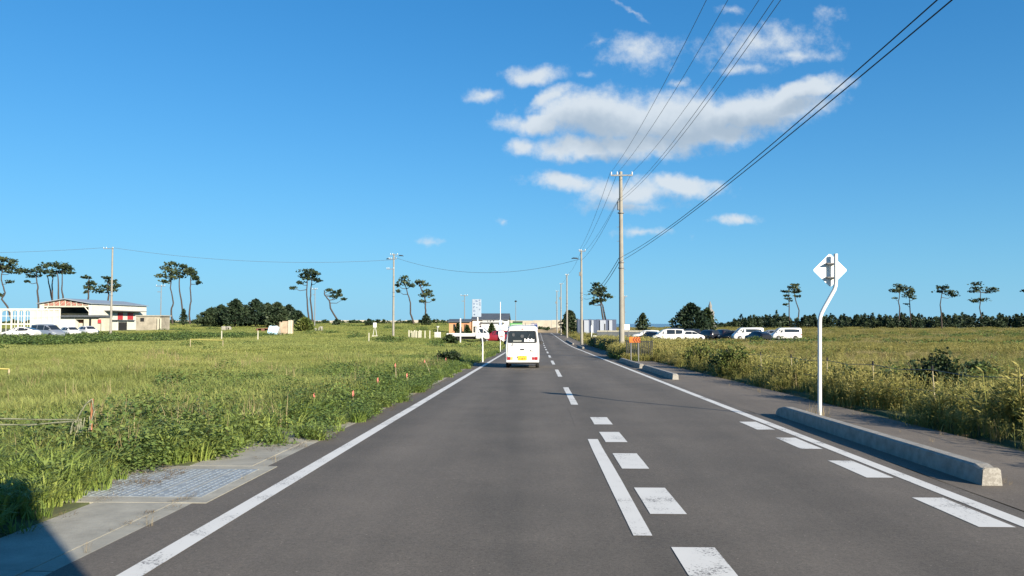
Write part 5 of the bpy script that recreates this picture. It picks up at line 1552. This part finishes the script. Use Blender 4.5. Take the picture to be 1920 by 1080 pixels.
# white flatbed truck
tx, ty = PX(880, 104), 104.0
ft = empty("flatbed_truck", (tx, ty, gz(tx, ty)), R(-90))
fc = Car([(.9, .5, 1.1, 1.5, .8, .72), (.95, .45, 1.15, 1.92, .84, .74), (1.1, .45, 1.15, 1.98, .84, .76), (1.9, .45, 1.15, 1.96, .84, .74), (2.55, .45, 1.1, 1.22, .84, .72), (2.65, .5, .8, .95, .8, .7)])
fc.body().build("cab", M_carwhite, ft)
for sg in (-1, 1):
    fc.side(sg, [(1.25, 1.8), (1.8, 1.78), (2.25, 1.42)], [(1.25, 1.25), (1.8, 1.24), (2.4, 1.22)]).build("side_window", M_glass, ft)
    for yw in (-1.7, 1.8): wheel(ft, sg * .74, yw, .36, .2, sg)
    MB().box(min(sg * .86, sg * .82), max(sg * .86, sg * .82), -2.9, .82, .82, 1.2).build("bed_side", M_carwhite, ft)
fc.screen(1.95, 2.5).build("windscreen", M_glass, ft)
MB().box(-.82, .82, -2.9, .82, .74, .82).build("bed_floor", M_poleg, ft)
MB().box(-.80, .80, -2.94, -2.90, .82, 1.2).build("tail_board", M_carwhite, ft)
MB().box(-.4, .4, -2.7, 2.4, .42, .738).build("chassis", M_dark, ft)
MB().box(-.8, .8, .83, .88, .9, 1.95).build("guard_frame", M_white, ft)
tag(ft, "white flatbed truck facing right in front of the houses", "truck")
# decorated truck far ahead
dx, dy = -1.0, 212.0
dt = empty("painted_truck", (dx, dy, zr(dy)))
dc = Car([(-2.6, .6, 1.3, 2.2, .95, .9), (-2.55, .5, 1.3, 2.5, 1.02, .94), (1.3, .5, 1.3, 2.5, 1.02, .94), (1.5, .5, 1.2, 2.3, 1.0, .9), (2.3, .5, 1.1, 1.3, .95, .85), (2.5, .6, .8, .9, .85, .75)])
M_purple = mat("pale_violet_paint", (.50, .46, .62), .4, var=.2, vscale=2); M_navy = mat("navy_paint", (.03, .05, .16), .35, var=.2)
dc.body().build("body", M_purple, dt)
MB().cbox(-.95, .95, -2.63, -2.58, 1.55, 2.45, .02).build("upper_panel", M_navy, dt)
MB().cbox(-.5, .5, -2.66, -2.64, 1.2, 1.5, .008).build("centre_panel", M_white, dt)
MB().cbox(.3, 1.0, -2.67, -2.62, .6, 1.15, .01).build("tail_panel", mat("pale_pink_paint", (.75, .45, .45), .4, var=.1), dt)
m = MB()
for k in range(5): m.box(-.8 + k * .36, -.6 + k * .36, -2.0, -1.4, 2.5, 2.78 + .1 * (k == 2))
m.build("roof_load", M_navy, dt)
for sg in (-1, 1):
    for yw in (-1.7, 1.6): wheel(dt, sg * .9, yw, .42, .25, sg)
    MB().cbox(min(sg * .95, sg * .65), max(sg * .95, sg * .65), -2.66, -2.61, .72, .9, .01).build("tail_light", M_redlamp, dt)
tag(dt, "navy and violet painted truck far ahead at the road's end", "truck")

# ------------------------------------------------------------------ buildings
M_wallw = mat("white_wall_boards", (.58, .57, .50), .7, var=.08, vscale=1.2)
M_wallc = mat("cream_wall", (.48, .46, .36), .8, var=.1, vscale=1.5)
M_roofb = mat("blue_grey_roof", (.23, .27, .31), .5, var=.12, vscale=1.0)
M_roofg = mat("dark_grey_roof", (.075, .085, .095), .55, var=.2, vscale=1.5)
M_interior = mat("barn_interior", (.24, .22, .18), .9, var=.3, vscale=.6)
M_redp = mat("red_panel", (.40, .045, .05), .5, var=.12)
M_brown = mat("brown_wood", (.16, .075, .05), .8, var=.25)
bX0, bX1, bY0, bY1 = -96.6, -86.4, 150.0, 171.5
bz0 = gz(-90, 150) - .2; ze, zrg = 5.36, 6.27
xm = (bX0 + bX1) / 2
barn = empty("barn", (xm, bY0, bz0)); tag(barn, "white barn with open gable front and red panels on its long side", "barn")
def B(m, x0, x1, y0, y1, z0, z1, mi=0): return m.box(x0 - xm, x1 - xm, y0 - bY0, y1 - bY0, z0 - bz0, z1 - bz0, mi)
m = MB(); k = 0
yy = bY0
while yy < bY1 - .1:                     # side wall of upright boards
    w = 1.06
    B(MB(), bX1 - .15, bX1 + (.012 if k % 2 else 0), yy, min(yy + w, bY1), bz0, ze).build("wall_board", M_wallw, barn); yy += w + .015; k += 1
B(MB(), bX0, bX0 + .15, bY0, bY1, bz0, ze).build("wall", M_wallw, barn)
B(MB(), bX0 + .15, bX1 - .15, bY1 - .15, bY1, bz0, ze).build("wall", M_interior, barn)
B(MB(), bX0 + .16, bX1 - .16, bY0 + 6, bY0 + 6.1, bz0, 3.6).build("inner_wall", M_wallc, barn)
B(MB(), bX0 + .0, bX0 + .9, bY0 - .05, bY0 - .001, bz0, ze).build("corner_board", M_wallw, barn)
B(MB(), bX1 - .5, bX1 + .03, bY0 - .05, bY0 - .001, bz0, ze).build("corner_board", M_wallw, barn)
for (xa, xb) in ((bX0 - .35, xm), (xm, bX1 + .35)):
    za, zb = (ze - .03, zrg) if xa < xm - 1 else (zrg, ze - .03)
    m = MB(); vs = []
    for yv_ in (bY0 - .6, bY1 + .3):
        vs += [(xa - xm, yv_ - bY0, za - bz0), (xb - xm, yv_ - bY0, zb - bz0), (xa - xm, yv_ - bY0, za - bz0 + .16), (xb - xm, yv_ - bY0, zb - bz0 + .16)]
    m.add(vs, [(0, 1, 5, 4), (2, 6, 7, 3), (0, 4, 6, 2), (1, 3, 7, 5), (0, 2, 3, 1), (4, 5, 7, 6)])
    m.build("roof", M_roofb, barn)
# open gable truss with red infill
g0 = 5.0
B(MB(), bX0 + .9, bX1 - .5, bY0 - .12, bY0 - .06, g0 - .28, g0).build("tie_beam", M_wallc, barn)
for i in range(9):
    xx = bX0 + .6 + i * (bX1 - bX0 - 1.2) / 8
    zt = ze + (zrg - ze) * (1 - abs(xx - xm) / (xm - bX0)) - .06
    B(MB(), xx - .07, xx + .07, bY0 - .12, bY0 - .04, g0, zt).build("truss_post", M_wallc, barn)
    if i < 8:
        x2 = xx + (bX1 - bX0 - 1.2) / 8
        zt2 = ze + (zrg - ze) * (1 - abs(x2 - xm) / (xm - bX0)) - .06
        m = MB(); vs = [(xx + .09 - xm, .02, g0 + .04 - bz0), (x2 - .09 - xm, .02, g0 + .04 - bz0), (x2 - .09 - xm, .02, zt2 - .1 - bz0), (xx + .09 - xm, .02, zt - .1 - bz0)]
        vs += [(a_, .06, c_) for a_, b_, c_ in vs]
        m.add(vs, [(0, 1, 2, 3), (4, 7, 6, 5), (0, 4, 5, 1), (1, 5, 6, 2), (2, 6, 7, 3), (3, 7, 4, 0)])
        m.build("truss_infill", mat("red_brown_lattice", (.36, .15, .12), .8, var=.4, vscale=2.5), barn)
        m = MB(); m.tube([(xx - xm, -.09, g0 - bz0 + .05), (x2 - xm, -.09, zt2 - .12 - bz0)], .05, 5); m.build("truss_brace", M_wallc, barn)
for sg, xx in ((1, bX0 + .9), (-1, bX1 - .5)):
    MB().tube([(xx - xm, -.09, g0 - 1.1 - bz0), (xx + sg * .8 - xm, -.09, g0 - .25 - bz0)], .09, 6).build("knee_brace", M_wallw, barn)
def Yw(px): return -bX1 * F / (1008 - px)
ya, yb = Yw(182), Yw(250)
def zw(px, py): return 1.5 + (607 - py) / (F / Yw(px))
B(MB(), bX1 + .02, bX1 + 1.6, ya, yb, zw(200, 588) + .5, zw(200, 588) + .66).build("awning", M_poleg, barn)
for (pa, pb) in ((208, 217.5), (227, 237.5)): B(MB(), bX1 + .016, bX1 + .09, Yw(pa), Yw(pb), zw(pa, 599), zw(pa, 586)).build("red_panel", M_redp, barn)
B(MB(), bX1 + .016, bX1 + .5, Yw(190), Yw(238), zw(210, 601), zw(210, 601) + .15).build("shelf_roof", M_roofg, barn)
B(MB(), bX1 + .016, bX1 + .06, Yw(209), Yw(226), bz0, zw(210, 604)).build("doorway", M_dark, barn)
B(MB(), bX1 + .016, bX1 + .10, Yw(207.5), Yw(208.8), bz0, zw(210, 603)).build("door_post", M_wallw, barn)
B(MB(), bX1 + .016, bX1 + .10, Yw(226.2), Yw(228), bz0, zw(210, 603)).build("door_post", M_wallw, barn)
# low annexe in front
aY = 143.0
ann = empty("annexe", (PX(150, aY), aY, gz(PX(150, aY), aY) - .2)); tag(ann, "low white annexe with a flat dark eave and a brown doorway before the barn", "building")
ox, oz = PX(150, aY), gz(PX(150, aY), aY) - .2
def zA(py): return P(150, py, aY).z - oz
def xA(px): return PX(px, aY) - ox
MB().box(xA(112), xA(141), 0, 3.5, 0, zA(595)).build("wall", M_wallw, ann)
MB().box(xA(157), xA(187), .02, 3.5, 0, zA(595)).build("wall", M_wallc, ann)
MB().box(xA(141), xA(157), 1.2, 3.5, 0, zA(595)).build("wall", M_brown, ann)
MB().box(xA(141), xA(157), .0, .15, zA(599), zA(595) + .01).build("lintel", M_wallc, ann)
MB().box(xA(143), xA(152), .9, 1.0, 0, zA(606)).build("counter", M_wallc, ann)
MB().box(xA(107), xA(190), -.7, 3.8, zA(594.8), zA(591)).build("eave", M_roofg, ann)
MB().box(xA(167), xA(171), -.03, .01, 0, zA(598)).build("door", M_dark, ann)
MB().box(xA(184.5), xA(190), -.2, -.1, zA(606), zA(599)).build("red_panel", M_redp, ann)
m = MB(); m.slab([(xA(190), 0), (xA(199), 0), (xA(191), zA(600)), (xA(190), zA(600))], .1); m.build("slanted_wall", M_wallc, ann)
# white arched frame
fY = 132.0
ox, oz = PX(50, fY), gz(PX(50, fY), fY)
fr = empty("arched_frame", (ox, fY, oz)); tag(fr, "tall white frame of arched open bays and pale panels before the barn", "structure")
def zF(py): return P(50, py, fY).z - oz
def xF(px): return PX(px, fY) - ox
MB().box(xF(-25), xF(112.5), -.12, .12, zF(582), zF(578.5)).build("top_beam", M_wallw, fr)
MB().box(xF(-25), xF(58), -.05, .05, zF(593), zF(592)).build("mid_rail", M_wallw, fr)
MB().box(xF(-25), xF(112), -.06, .06, zF(609), zF(606.5)).build("bottom_rail", M_wallw, fr)
for px in (-22, -10, 1.5, 21.5, 34, 45.5, 57.5, 70, 80, 91, 101, 111.5):
    MB().box(xF(px) - .12, xF(px) + .12, -.08, .08, -.2, zF(582)).build("post", M_wallw, fr)
for (a_, b_) in ((-10, 1.5), (1.5, 21.5), (21.5, 34), (34, 45.5), (45.5, 57.5)):
    xa, xb = xF(a_), xF(b_); zc_ = zF(587); m = MB()
    m.tube([((xa + xb) / 2 + (xb - xa) * .45 * math.cos(t * math.pi / 8), 0, zc_ + (zF(582) - zc_) * math.sin(t * math.pi / 8)) for t in range(9)], .05, 5)
    m.build("arch", M_wallw, fr)
    MB().box((xa + xb) / 2 - .04, (xa + xb) / 2 + .04, -.03, .03, 0, zF(583)).build("mullion", M_wallw, fr)
for (a_, b_) in ((57.5, 70), (70, 80), (80, 91), (91, 101), (101, 111.5)):
    MB().box(xF(a_) + .14, xF(b_) - .14, .02, .05, .1, zF(582.5)).build("pale_panel", mat("pale_panel", (.55, .54, .44), .8, var=.12, vscale=1.2), fr)
# concrete hut
hY = 150.0; ox, oz = PX(284, hY), gz(PX(284, hY), hY) - .2
hut = empty("concrete_hut", (ox, hY, oz)); tag(hut, "weathered flat roofed concrete hut beside the white barn", "building")
def zH(py): return P(284, py, hY).z - oz
def xH(px): return PX(px, hY) - ox
MB().box(xH(255), xH(300), 0, 4, 0, zH(593)).build("wall", mat("weathered_concrete", (.30, .27, .21), .9, var=.35, vscale=.8), hut)
MB().box(xH(254), xH(303), -.2, 4.2, zH(593) + .005, zH(591)).build("roof_slab", M_conc, hut)
MB().box(xH(263), xH(270), -.03, .01, zH(603), zH(596)).build("window", M_dark, hut)
for px in (297.5, 302.5): MB().box(xH(px) - .1, xH(px) + .1, -.35, -.15, 0, zH(597)).build("post", M_wallc, hut)
# orange house
def house(name, label, pxl, pxr, Y, ybase, yeave, yridge, wall, roof, depth, pitch_in=0.0):
    ox = PX((pxl + pxr) / 2, Y); oz = gz(ox, Y) - .1
    h_ = empty(name, (ox, Y, oz)); tag(h_, label, "house")
    X = lambda px: PX(px, Y) - ox
    Z = lambda py: P((pxl + pxr) / 2, py, Y).z - oz
    MB().box(X(pxl), X(pxr), 0, depth, 0, Z(yeave)).build("wall", wall, h_)
    m = MB(); e = .35
    zr_, ze_ = Z(yridge), Z(yeave)
    sec = [(-e, ze_ - .03), (depth / 2, zr_), (depth + e, ze_ - .03), (depth + e, ze_ + .1), (depth / 2, zr_ + .14), (-e, ze_ + .1)]
    m.slab(sec, X(pxr) - X(pxl) + .5, 'x'); m.move(X(pxl) - .25)
    m.build("roof", roof, h_)
    # gable fills
    for xx in (X(pxl) + .02, X(pxr) - .12):
        g_ = MB().slab([(0, ze_), (depth, ze_), (depth / 2, zr_ - .02)], .1, 'x'); g_.move(xx); g_.build("gable", wall, h_)
    return h_, X, Z
M_orange = mat("orange_plaster", (.52, .26, .14), .85, var=.1, vscale=.8)
h1, X, Z = house("house", "small orange walled house with a dark roof", 842, 880, 136, 626, 604, 599.5, M_orange, M_roofg, 6)
MB().box(X(850), X(854), -.04, .02, .9, 2.0).build("window", M_glass, h1)
MB().box(X(870), X(876), -.04, .02, .05, 2.0).build("door", M_brown, h1)
h2, X, Z = house("house", "pale walled house with a broad dark grey roof behind the red car", 886, 952, 140, 628, 600, 588.5, mat("pale_house_wall", (.62, .63, .60), .8, var=.08, vscale=.8), M_roofg, 8)
MB().box(X(902), X(946), -.5, -.02, Z(606.5), Z(604.5)).build("porch_roof", M_poleg, h2)
MB().box(X(903), X(934), -.45, -.40, .1, Z(608)).build("shopfront_panel", M_white, h2)
for px in (890, 896): MB().box(X(px) - .22, X(px) + .22, -.03, .02, 1.0, 2.1).build("window", M_glass, h2)
fb_ = MB().box(X(905), X(944), -.53, -.505, Z(604.4), Z(600.8)).build("fascia_board", mat("grey_fascia", (.42, .43, .42), .7, var=.1), h2)
rr = random.Random(12)
for px in (915, 920.5, 926):
    m = MB(); glyph(m, X(px), Z(601.8), .30, -.535, rr); m.build("character", M_ink, fb_)
# roof tile ribs on the big house
# grey shed of upright panels
sY = 172.0; ox, oz = PX(1120, sY), gz(PX(1120, sY), sY)
shd = empty("shed", (ox, sY, oz)); tag(shd, "long grey blue shed of alternating upright panels behind the roadside poles", "shed")
X = lambda px: PX(px, sY) - ox
Z = lambda py: P(1120, py, sY).z - oz
M_pl = mat("light_grey_panel", (.30, .33, .38), .6, var=.12); M_pd = mat("dark_blue_panel", (.06, .08, .13), .6, var=.15)
e_ = [1083, 1087, 1095, 1104, 1109, 1113, 1119, 1125, 1131, 1136, 1142, 1148, 1156]
for i in range(12):
    lt = i in (2, 4, 7, 8, 10) 
    MB().box(X(e_[i]) + .01, X(e_[i + 1]) - .01, 0 if lt else .25, .4, 0, Z(600.5 if lt else 598.5 + (i % 3) * .6)).build("panel", M_pl if lt else M_pd, shd)
MB().box(X(1083), X(1156), .41, 4.0, 0, Z(599)).build("body", M_pd, shd)
MB().box(X(1133), X(1135), -.03, .03, 0, Z(607)).build("door_post", M_dark, shd)
# low pale wall in front of it
wy = 150.0; xx = PX(1140, wy)
lw = MB()
x0_ = PX(1119, wy) - xx
lw = empty("garden_wall", (xx, wy, gz(xx, wy)))
zt_ = P(1140, 619.5, wy).z - gz(xx, wy)
for k in range(5):
    MB().cbox(x0_ + k * 2, x0_ + k * 2 + 1.96, -.2, .2, zt_ - .28, zt_, .02).build("coping_stone", M_conc, lw)
MB().box(x0_, x0_ + 9.9, -.12, .12, -.1, zt_ - .283).build("wall", M_roofg, lw)
tag(lw, "low pale concrete wall in front of the grey shed", "wall")
# white board at the pole
wb_ = empty("notice_board", (PX(1174, 140), 140, gz(PX(1174, 140), 140))); tag(wb_, "white rectangular board standing right of the nearest pole", "sign board")
zt_, zb_ = P(1174, 608, 140).z - wb_.location.z, P(1174, 619, 140).z - wb_.location.z
MB().cbox(-.62, .62, 0, .06, zb_, zt_, .02).build("board", M_white, wb_)
MB().box(-.55, .55, -.004, .0, zb_ + .08, zb_ + .2).build("blue_line", mat("blue_print", (.2, .28, .6), .6, var=.1), wb_)
MB().box(-.3, .3, -.004, .0, zb_ + .45, zb_ + .75).build("yellow_print", mat("pale_yellow_print", (.7, .7, .45), .6, var=.1), wb_)
for sx_ in (-.5, .5): MB().box(sx_ - .03, sx_ + .03, .07, .12, -.1, zt_).build("post", M_poleg, wb_)
# white slim figure-like post
wp = empty("white_post", (PX(1109, 120), 120, gz(PX(1109, 120), 120))); tag(wp, "slim white marker standing before the grey shed", "post")
hh = P(1109, 610, 120).z - wp.location.z
MB().lathe((0, 0, -.1), [(.07, 0), (.07, hh * .6), (.13, hh * .75), (.1, hh * .95), (.04, hh + .1)], 8).build("post", M_white, wp)
MB().cbox(.25, .75, -.1, .1, .2, hh * .38, .03).build("box", M_white, wp)

# monument
mY = 292.0; x = PX(1332, mY); z = gz(x, mY)
mo = empty("monument", (x, mY, z)); tag(mo, "tall pale stone statue on a pedestal behind the dark evergreen", "statue")
H = P(1332, 565, mY).z - z
M_stone = mat("pale_stone", (.19, .19, .18), .85, var=.25, vscale=.6)
MB().cbox(-1.9, 1.9, -1.9, 1.9, -.2, H * .22, .1).build("pedestal", M_stone, mo)
m = MB(); m.lathe((0, 0, H * .22), [(1.55, 0), (1.5, H * .1), (1.35, H * .25), (1.4, H * .36), (1.25, H * .44), (.75, H * .5), (.5, H * .53), (.68, H * .57), (.7, H * .62), (.5, H * .67), (.3, H * .72), (.12, H * .78)], 14)
m.build("figure", M_stone, mo)
m = MB(); m.tube([(-1.1, -.2, H * .62), (-.9, -1.0, H * .5), (-.1, -1.25, H * .56)], [.38, .32, .2], 7); m.build("arm", M_stone, mo)
m = MB(); m.tube([(1.1, -.2, H * .62), (.95, -1.0, H * .48), (.3, -1.2, H * .42)], [.38, .32, .2], 7); m.build("arm", M_stone, mo)

# sea wall of panels
sw = empty("sea_wall", (-60, 345, 0)); tag(sw, "pale concrete sea wall along the shore", "wall")
M_sw = mat("sea_wall_concrete", (.36, .32, .25), .85, var=.15, vscale=.3)
for k in range(30):
    x0 = -150 + k * 8
    m = MB().slab([(-1.6, -.5), (1.6, -.5), (.5, 3.0 + .12 * math.sin(k * 1.7)), (-.5, 3.0 + .12 * math.sin(k * 1.7))], 7.92, 'x'); m.move(x0)
    m.build("wall_section", M_sw, sw)
# earth bank closing the road
m = MB(); vs = []; n = 26
for i in range(n + 1):
    xx = -14 + 34 * i / n
    hh = .9 + .35 * math.sin(i * .9) + .2 * math.sin(i * 2.3)
    for (dy_, k) in ((0, 0), (2.5, .6), (5, 1), (8, .9), (12, 0)): vs.append((xx, 238 + dy_ + .4 * math.sin(i * 1.3 + dy_), -1.2 + hh * k * 1.35))
m.add(vs, [(i * 5 + k, i * 5 + k + 1, i * 5 + k + 6, i * 5 + k + 5) for i in range(n) for k in range(4)], 0, True)
o = m.build("terrain_bank", mat("dry_earth_bank", (.26, .20, .12), .95, var=.3, vscale=.5, bump=.6, bscale=4)); tag(o, "low brown earth bank closing the road's far end", kind="structure")

# ------------------------------------------------------------------ small things in the meadow
M_yel = mat("yellow_plastic", (.46, .39, .12), .5, var=.1)
def bar(label, pa, pb, Y, py):
    a_, b_ = P(pa, py, Y), P(pb, py + 2, Y)
    o = empty("yellow_bar", (a_.x, Y, gz(a_.x, Y)))
    q = Vector(o.location)
    MB().tube([a_ - q, b_ - q], .024, 8).build("bar", M_yel, o)
    for p_ in (a_, b_): MB().tube([Vector((p_.x, Y, gz(p_.x, Y) - .1)) - q, p_ - q], .03, 6).build("leg", M_stake, o)
    tag(o, label, "barrier", "yellow bars in the meadow")
bar("yellow bar lying across low legs in the middle of the meadow", 357, 418, 60, 636)
bar("yellow bar at the picture's left edge above the rope", -40, 17, 24, 690)
def peg(label, px, Y, top, w=.07, mt=M_white, group=None):
    x = PX(px, Y); z = gz(x, Y); h = max(.3, P(px, top, Y).z - z)
    m = MB().cbox(-w / 2, w / 2, -w / 2, w / 2, -.1, h, .01)
    o = m.build("marker_post", mt, None, (x, Y, z)); tag(o, label, "post", group)
GP = "white posts standing in the meadow"
peg("single white post right of the yellow bar", 416, 82, 620, .09, M_wallc, group=GP)
peg("single white post between the yellow bar and the light blue tarp", 484, 82, 620, .09, M_wallc, group=GP)
peg("single pale post left of the meadow pole", 692, 84, 624, .09, M_wallc, group=GP)
for i, px in enumerate((767, 771, 774.5, 777.5, 780.5, 784, 787, 789.5)):
    peg("%s of the eight white posts standing close together, counted from the meadow pole" % ("first", "second", "third", "fourth", "fifth", "sixth", "seventh", "last")[i], px, 104 + (i % 2) * .6, 619 + (i * 7 % 3), .14, M_wallc, group="cluster of white posts")
peg("white post standing alone right of the close cluster", 797, 104, 620, .13, M_wallc, group=GP)
peg("white post standing alone left of the white slatted gate", 806, 104, 620, .13, M_wallc, group=GP)
gt = empty("slatted_gate", (PX(815, 108), 108, gz(PX(815, 108), 108))); tag(gt, "small white slatted gate left of the flatbed truck", "gate")
for k in range(6): MB().box(k * .15, k * .15 + .09, 0, .04, .0, .95 + gz(PX(815, 108), 108) * 0).build("slat", M_white, gt)
for zz in (.2, .75): MB().box(-.02, .86, .042, .07, zz, zz + .07).build("rail", M_white, gt)
# white bowl on a post
x = PX(820.5, 112); z = gz(x, 112); o = empty("white_bowl", (x, 112, z)); zt_ = P(820, 611.5, 112).z - z
MB().lathe((0, 0, 0), [(.05, -.1), (.05, zt_ - .3), (.08, zt_ - .28), (.26, zt_ - .05), (.28, zt_)], 10).build("bowl", M_white, o); tag(o, "white bowl shaped top on a post above the slatted gate", "post")
# white post by the bushes near the flatbed
x = PX(863.5, 98); z = gz(x, 98); o = MB().box(-.07, .07, -.07, .07, -.1, P(863, 597, 98).z - z).build("marker_post", M_white, None, (x, 98, z)); tag(o, "tall white post standing before the orange house", "post")
# instrument box
x = PX(703, 105); z = gz(x, 105); o = empty("instrument_box", (x, 105, z)); zt_, zb_ = P(703, 605, 105).z - z, P(703, 614, 105).z - z
MB().cbox(-.2, .2, -.2, .2, zb_, zt_, .02).build("box", M_white, o)
for sx_ in (-.15, .15): MB().tube([(sx_ * 2.2, 0, -.1), (sx_ * .5, 0, zb_)], .03, 6).build("leg", M_white, o)
MB().cbox(-.35, .35, -.3, .3, 0, .3, .02).build("base", M_wallc, o)
tag(o, "white box on splayed legs left of the meadow pole", "instrument box")
# ruin, rubble and tarp
rY = 128.0; ox, oz = PX(535, rY), gz(PX(535, rY), rY)
ru = empty("ruined_wall", (ox, rY, oz)); tag(ru, "roofless broken concrete wall beside the yellow green bush", "ruin")
X = lambda px: PX(px, rY) - ox
Z = lambda py: P(535, py, rY).z - oz
m = MB().slab([(X(524), -.1), (X(549), -.1), (X(549), Z(601)), (X(545), Z(600)), (X(541), Z(602)), (X(530), Z(602)), (X(528), Z(605)), (X(524), Z(603))], .3); m.build("wall", mat("ruin_concrete", (.40, .31, .22), .9, var=.35, vscale=1.2), ru)
for px in (542.5, 546.5): MB().box(X(px) - .14, X(px) + .14, -.15, -.005, 0, Z(600.5)).build("pillar", M_wallc, ru)
MB().slab([(X(521), -.1), (X(531), -.1), (X(529), Z(613)), (X(523), Z(610))], .3).build("broken_slab", M_conc, ru, (0, -1.2, 0))
m = MB(); xa, xb = PX(505, 125), PX(524, 125)
za = gz(xa, 125)
vs = []
for i in range(7):
    for j in range(5):
        u_, v_ = i / 6, j / 4
        vs.append((xa + (xb - xa) * u_, 125 - 1.2 * v_, za + (P(515, 611, 125).z - za) * (1 - v_ * .95) * (1 - .35 * max(0, u_ - .6)) + .06 * math.sin(i * 2 + j)))
m.add(vs, [(i * 5 + j, i * 5 + j + 1, i * 5 + j + 6, i * 5 + j + 5) for i in range(6) for j in range(4)], 0, True)
o = m.build("tarpaulin", mat("light_blue_tarp", (.42, .60, .72), .5, var=.1, vscale=2)); tag(o, "light blue tarpaulin draped left of the ruined wall", "tarpaulin")
for i, (px, Y, w, h, lab) in enumerate(((490, 150, 2.2, .5, "low brown rubble heap left of the light blue tarpaulin"), (426, 160, 1.0, .6, "white rubble piece at the foot of the dark grove"), (597, 150, .6, .8, "tilted white slab right of the thin far pole"))):
    x = PX(px, Y); z = gz(x, Y) ; rr = random.Random(i); m = MB()
    o = empty("rubble", (x, Y, z + .3))
    for k in range(4):
        cx = rr.uniform(-w, w); s_ = rr.uniform(.5, 1)
        MB().cbox(cx - .4 * w * s_, cx + .4 * w * s_, -.4, .4, -.4, h * s_, .08).build("chunk", M_conc if i else M_brown, o)
    tag(o, lab, "rubble", "rubble in the meadow")
# green container behind the van
x = PX(958, 140); o = empty("green_container", (x, 140, gz(x, 140)))
zc_ = P(966, 605.5, 140).z - gz(x, 140)
MB().cbox(-.2, 2.0, 0, 1.6, 0, zc_, .05).build("box", mat("green_sheet", (.10, .30, .10), .6, var=.15), o)
MB().cbox(.3, 2.05, -.06, 1.66, zc_ + .003, zc_ + .3, .03).build("lid", mat("dark_green_sheet", (.025, .06, .04), .6, var=.15), o)
tag(o, "green box with a darker lid just above the white van's roof", "container")
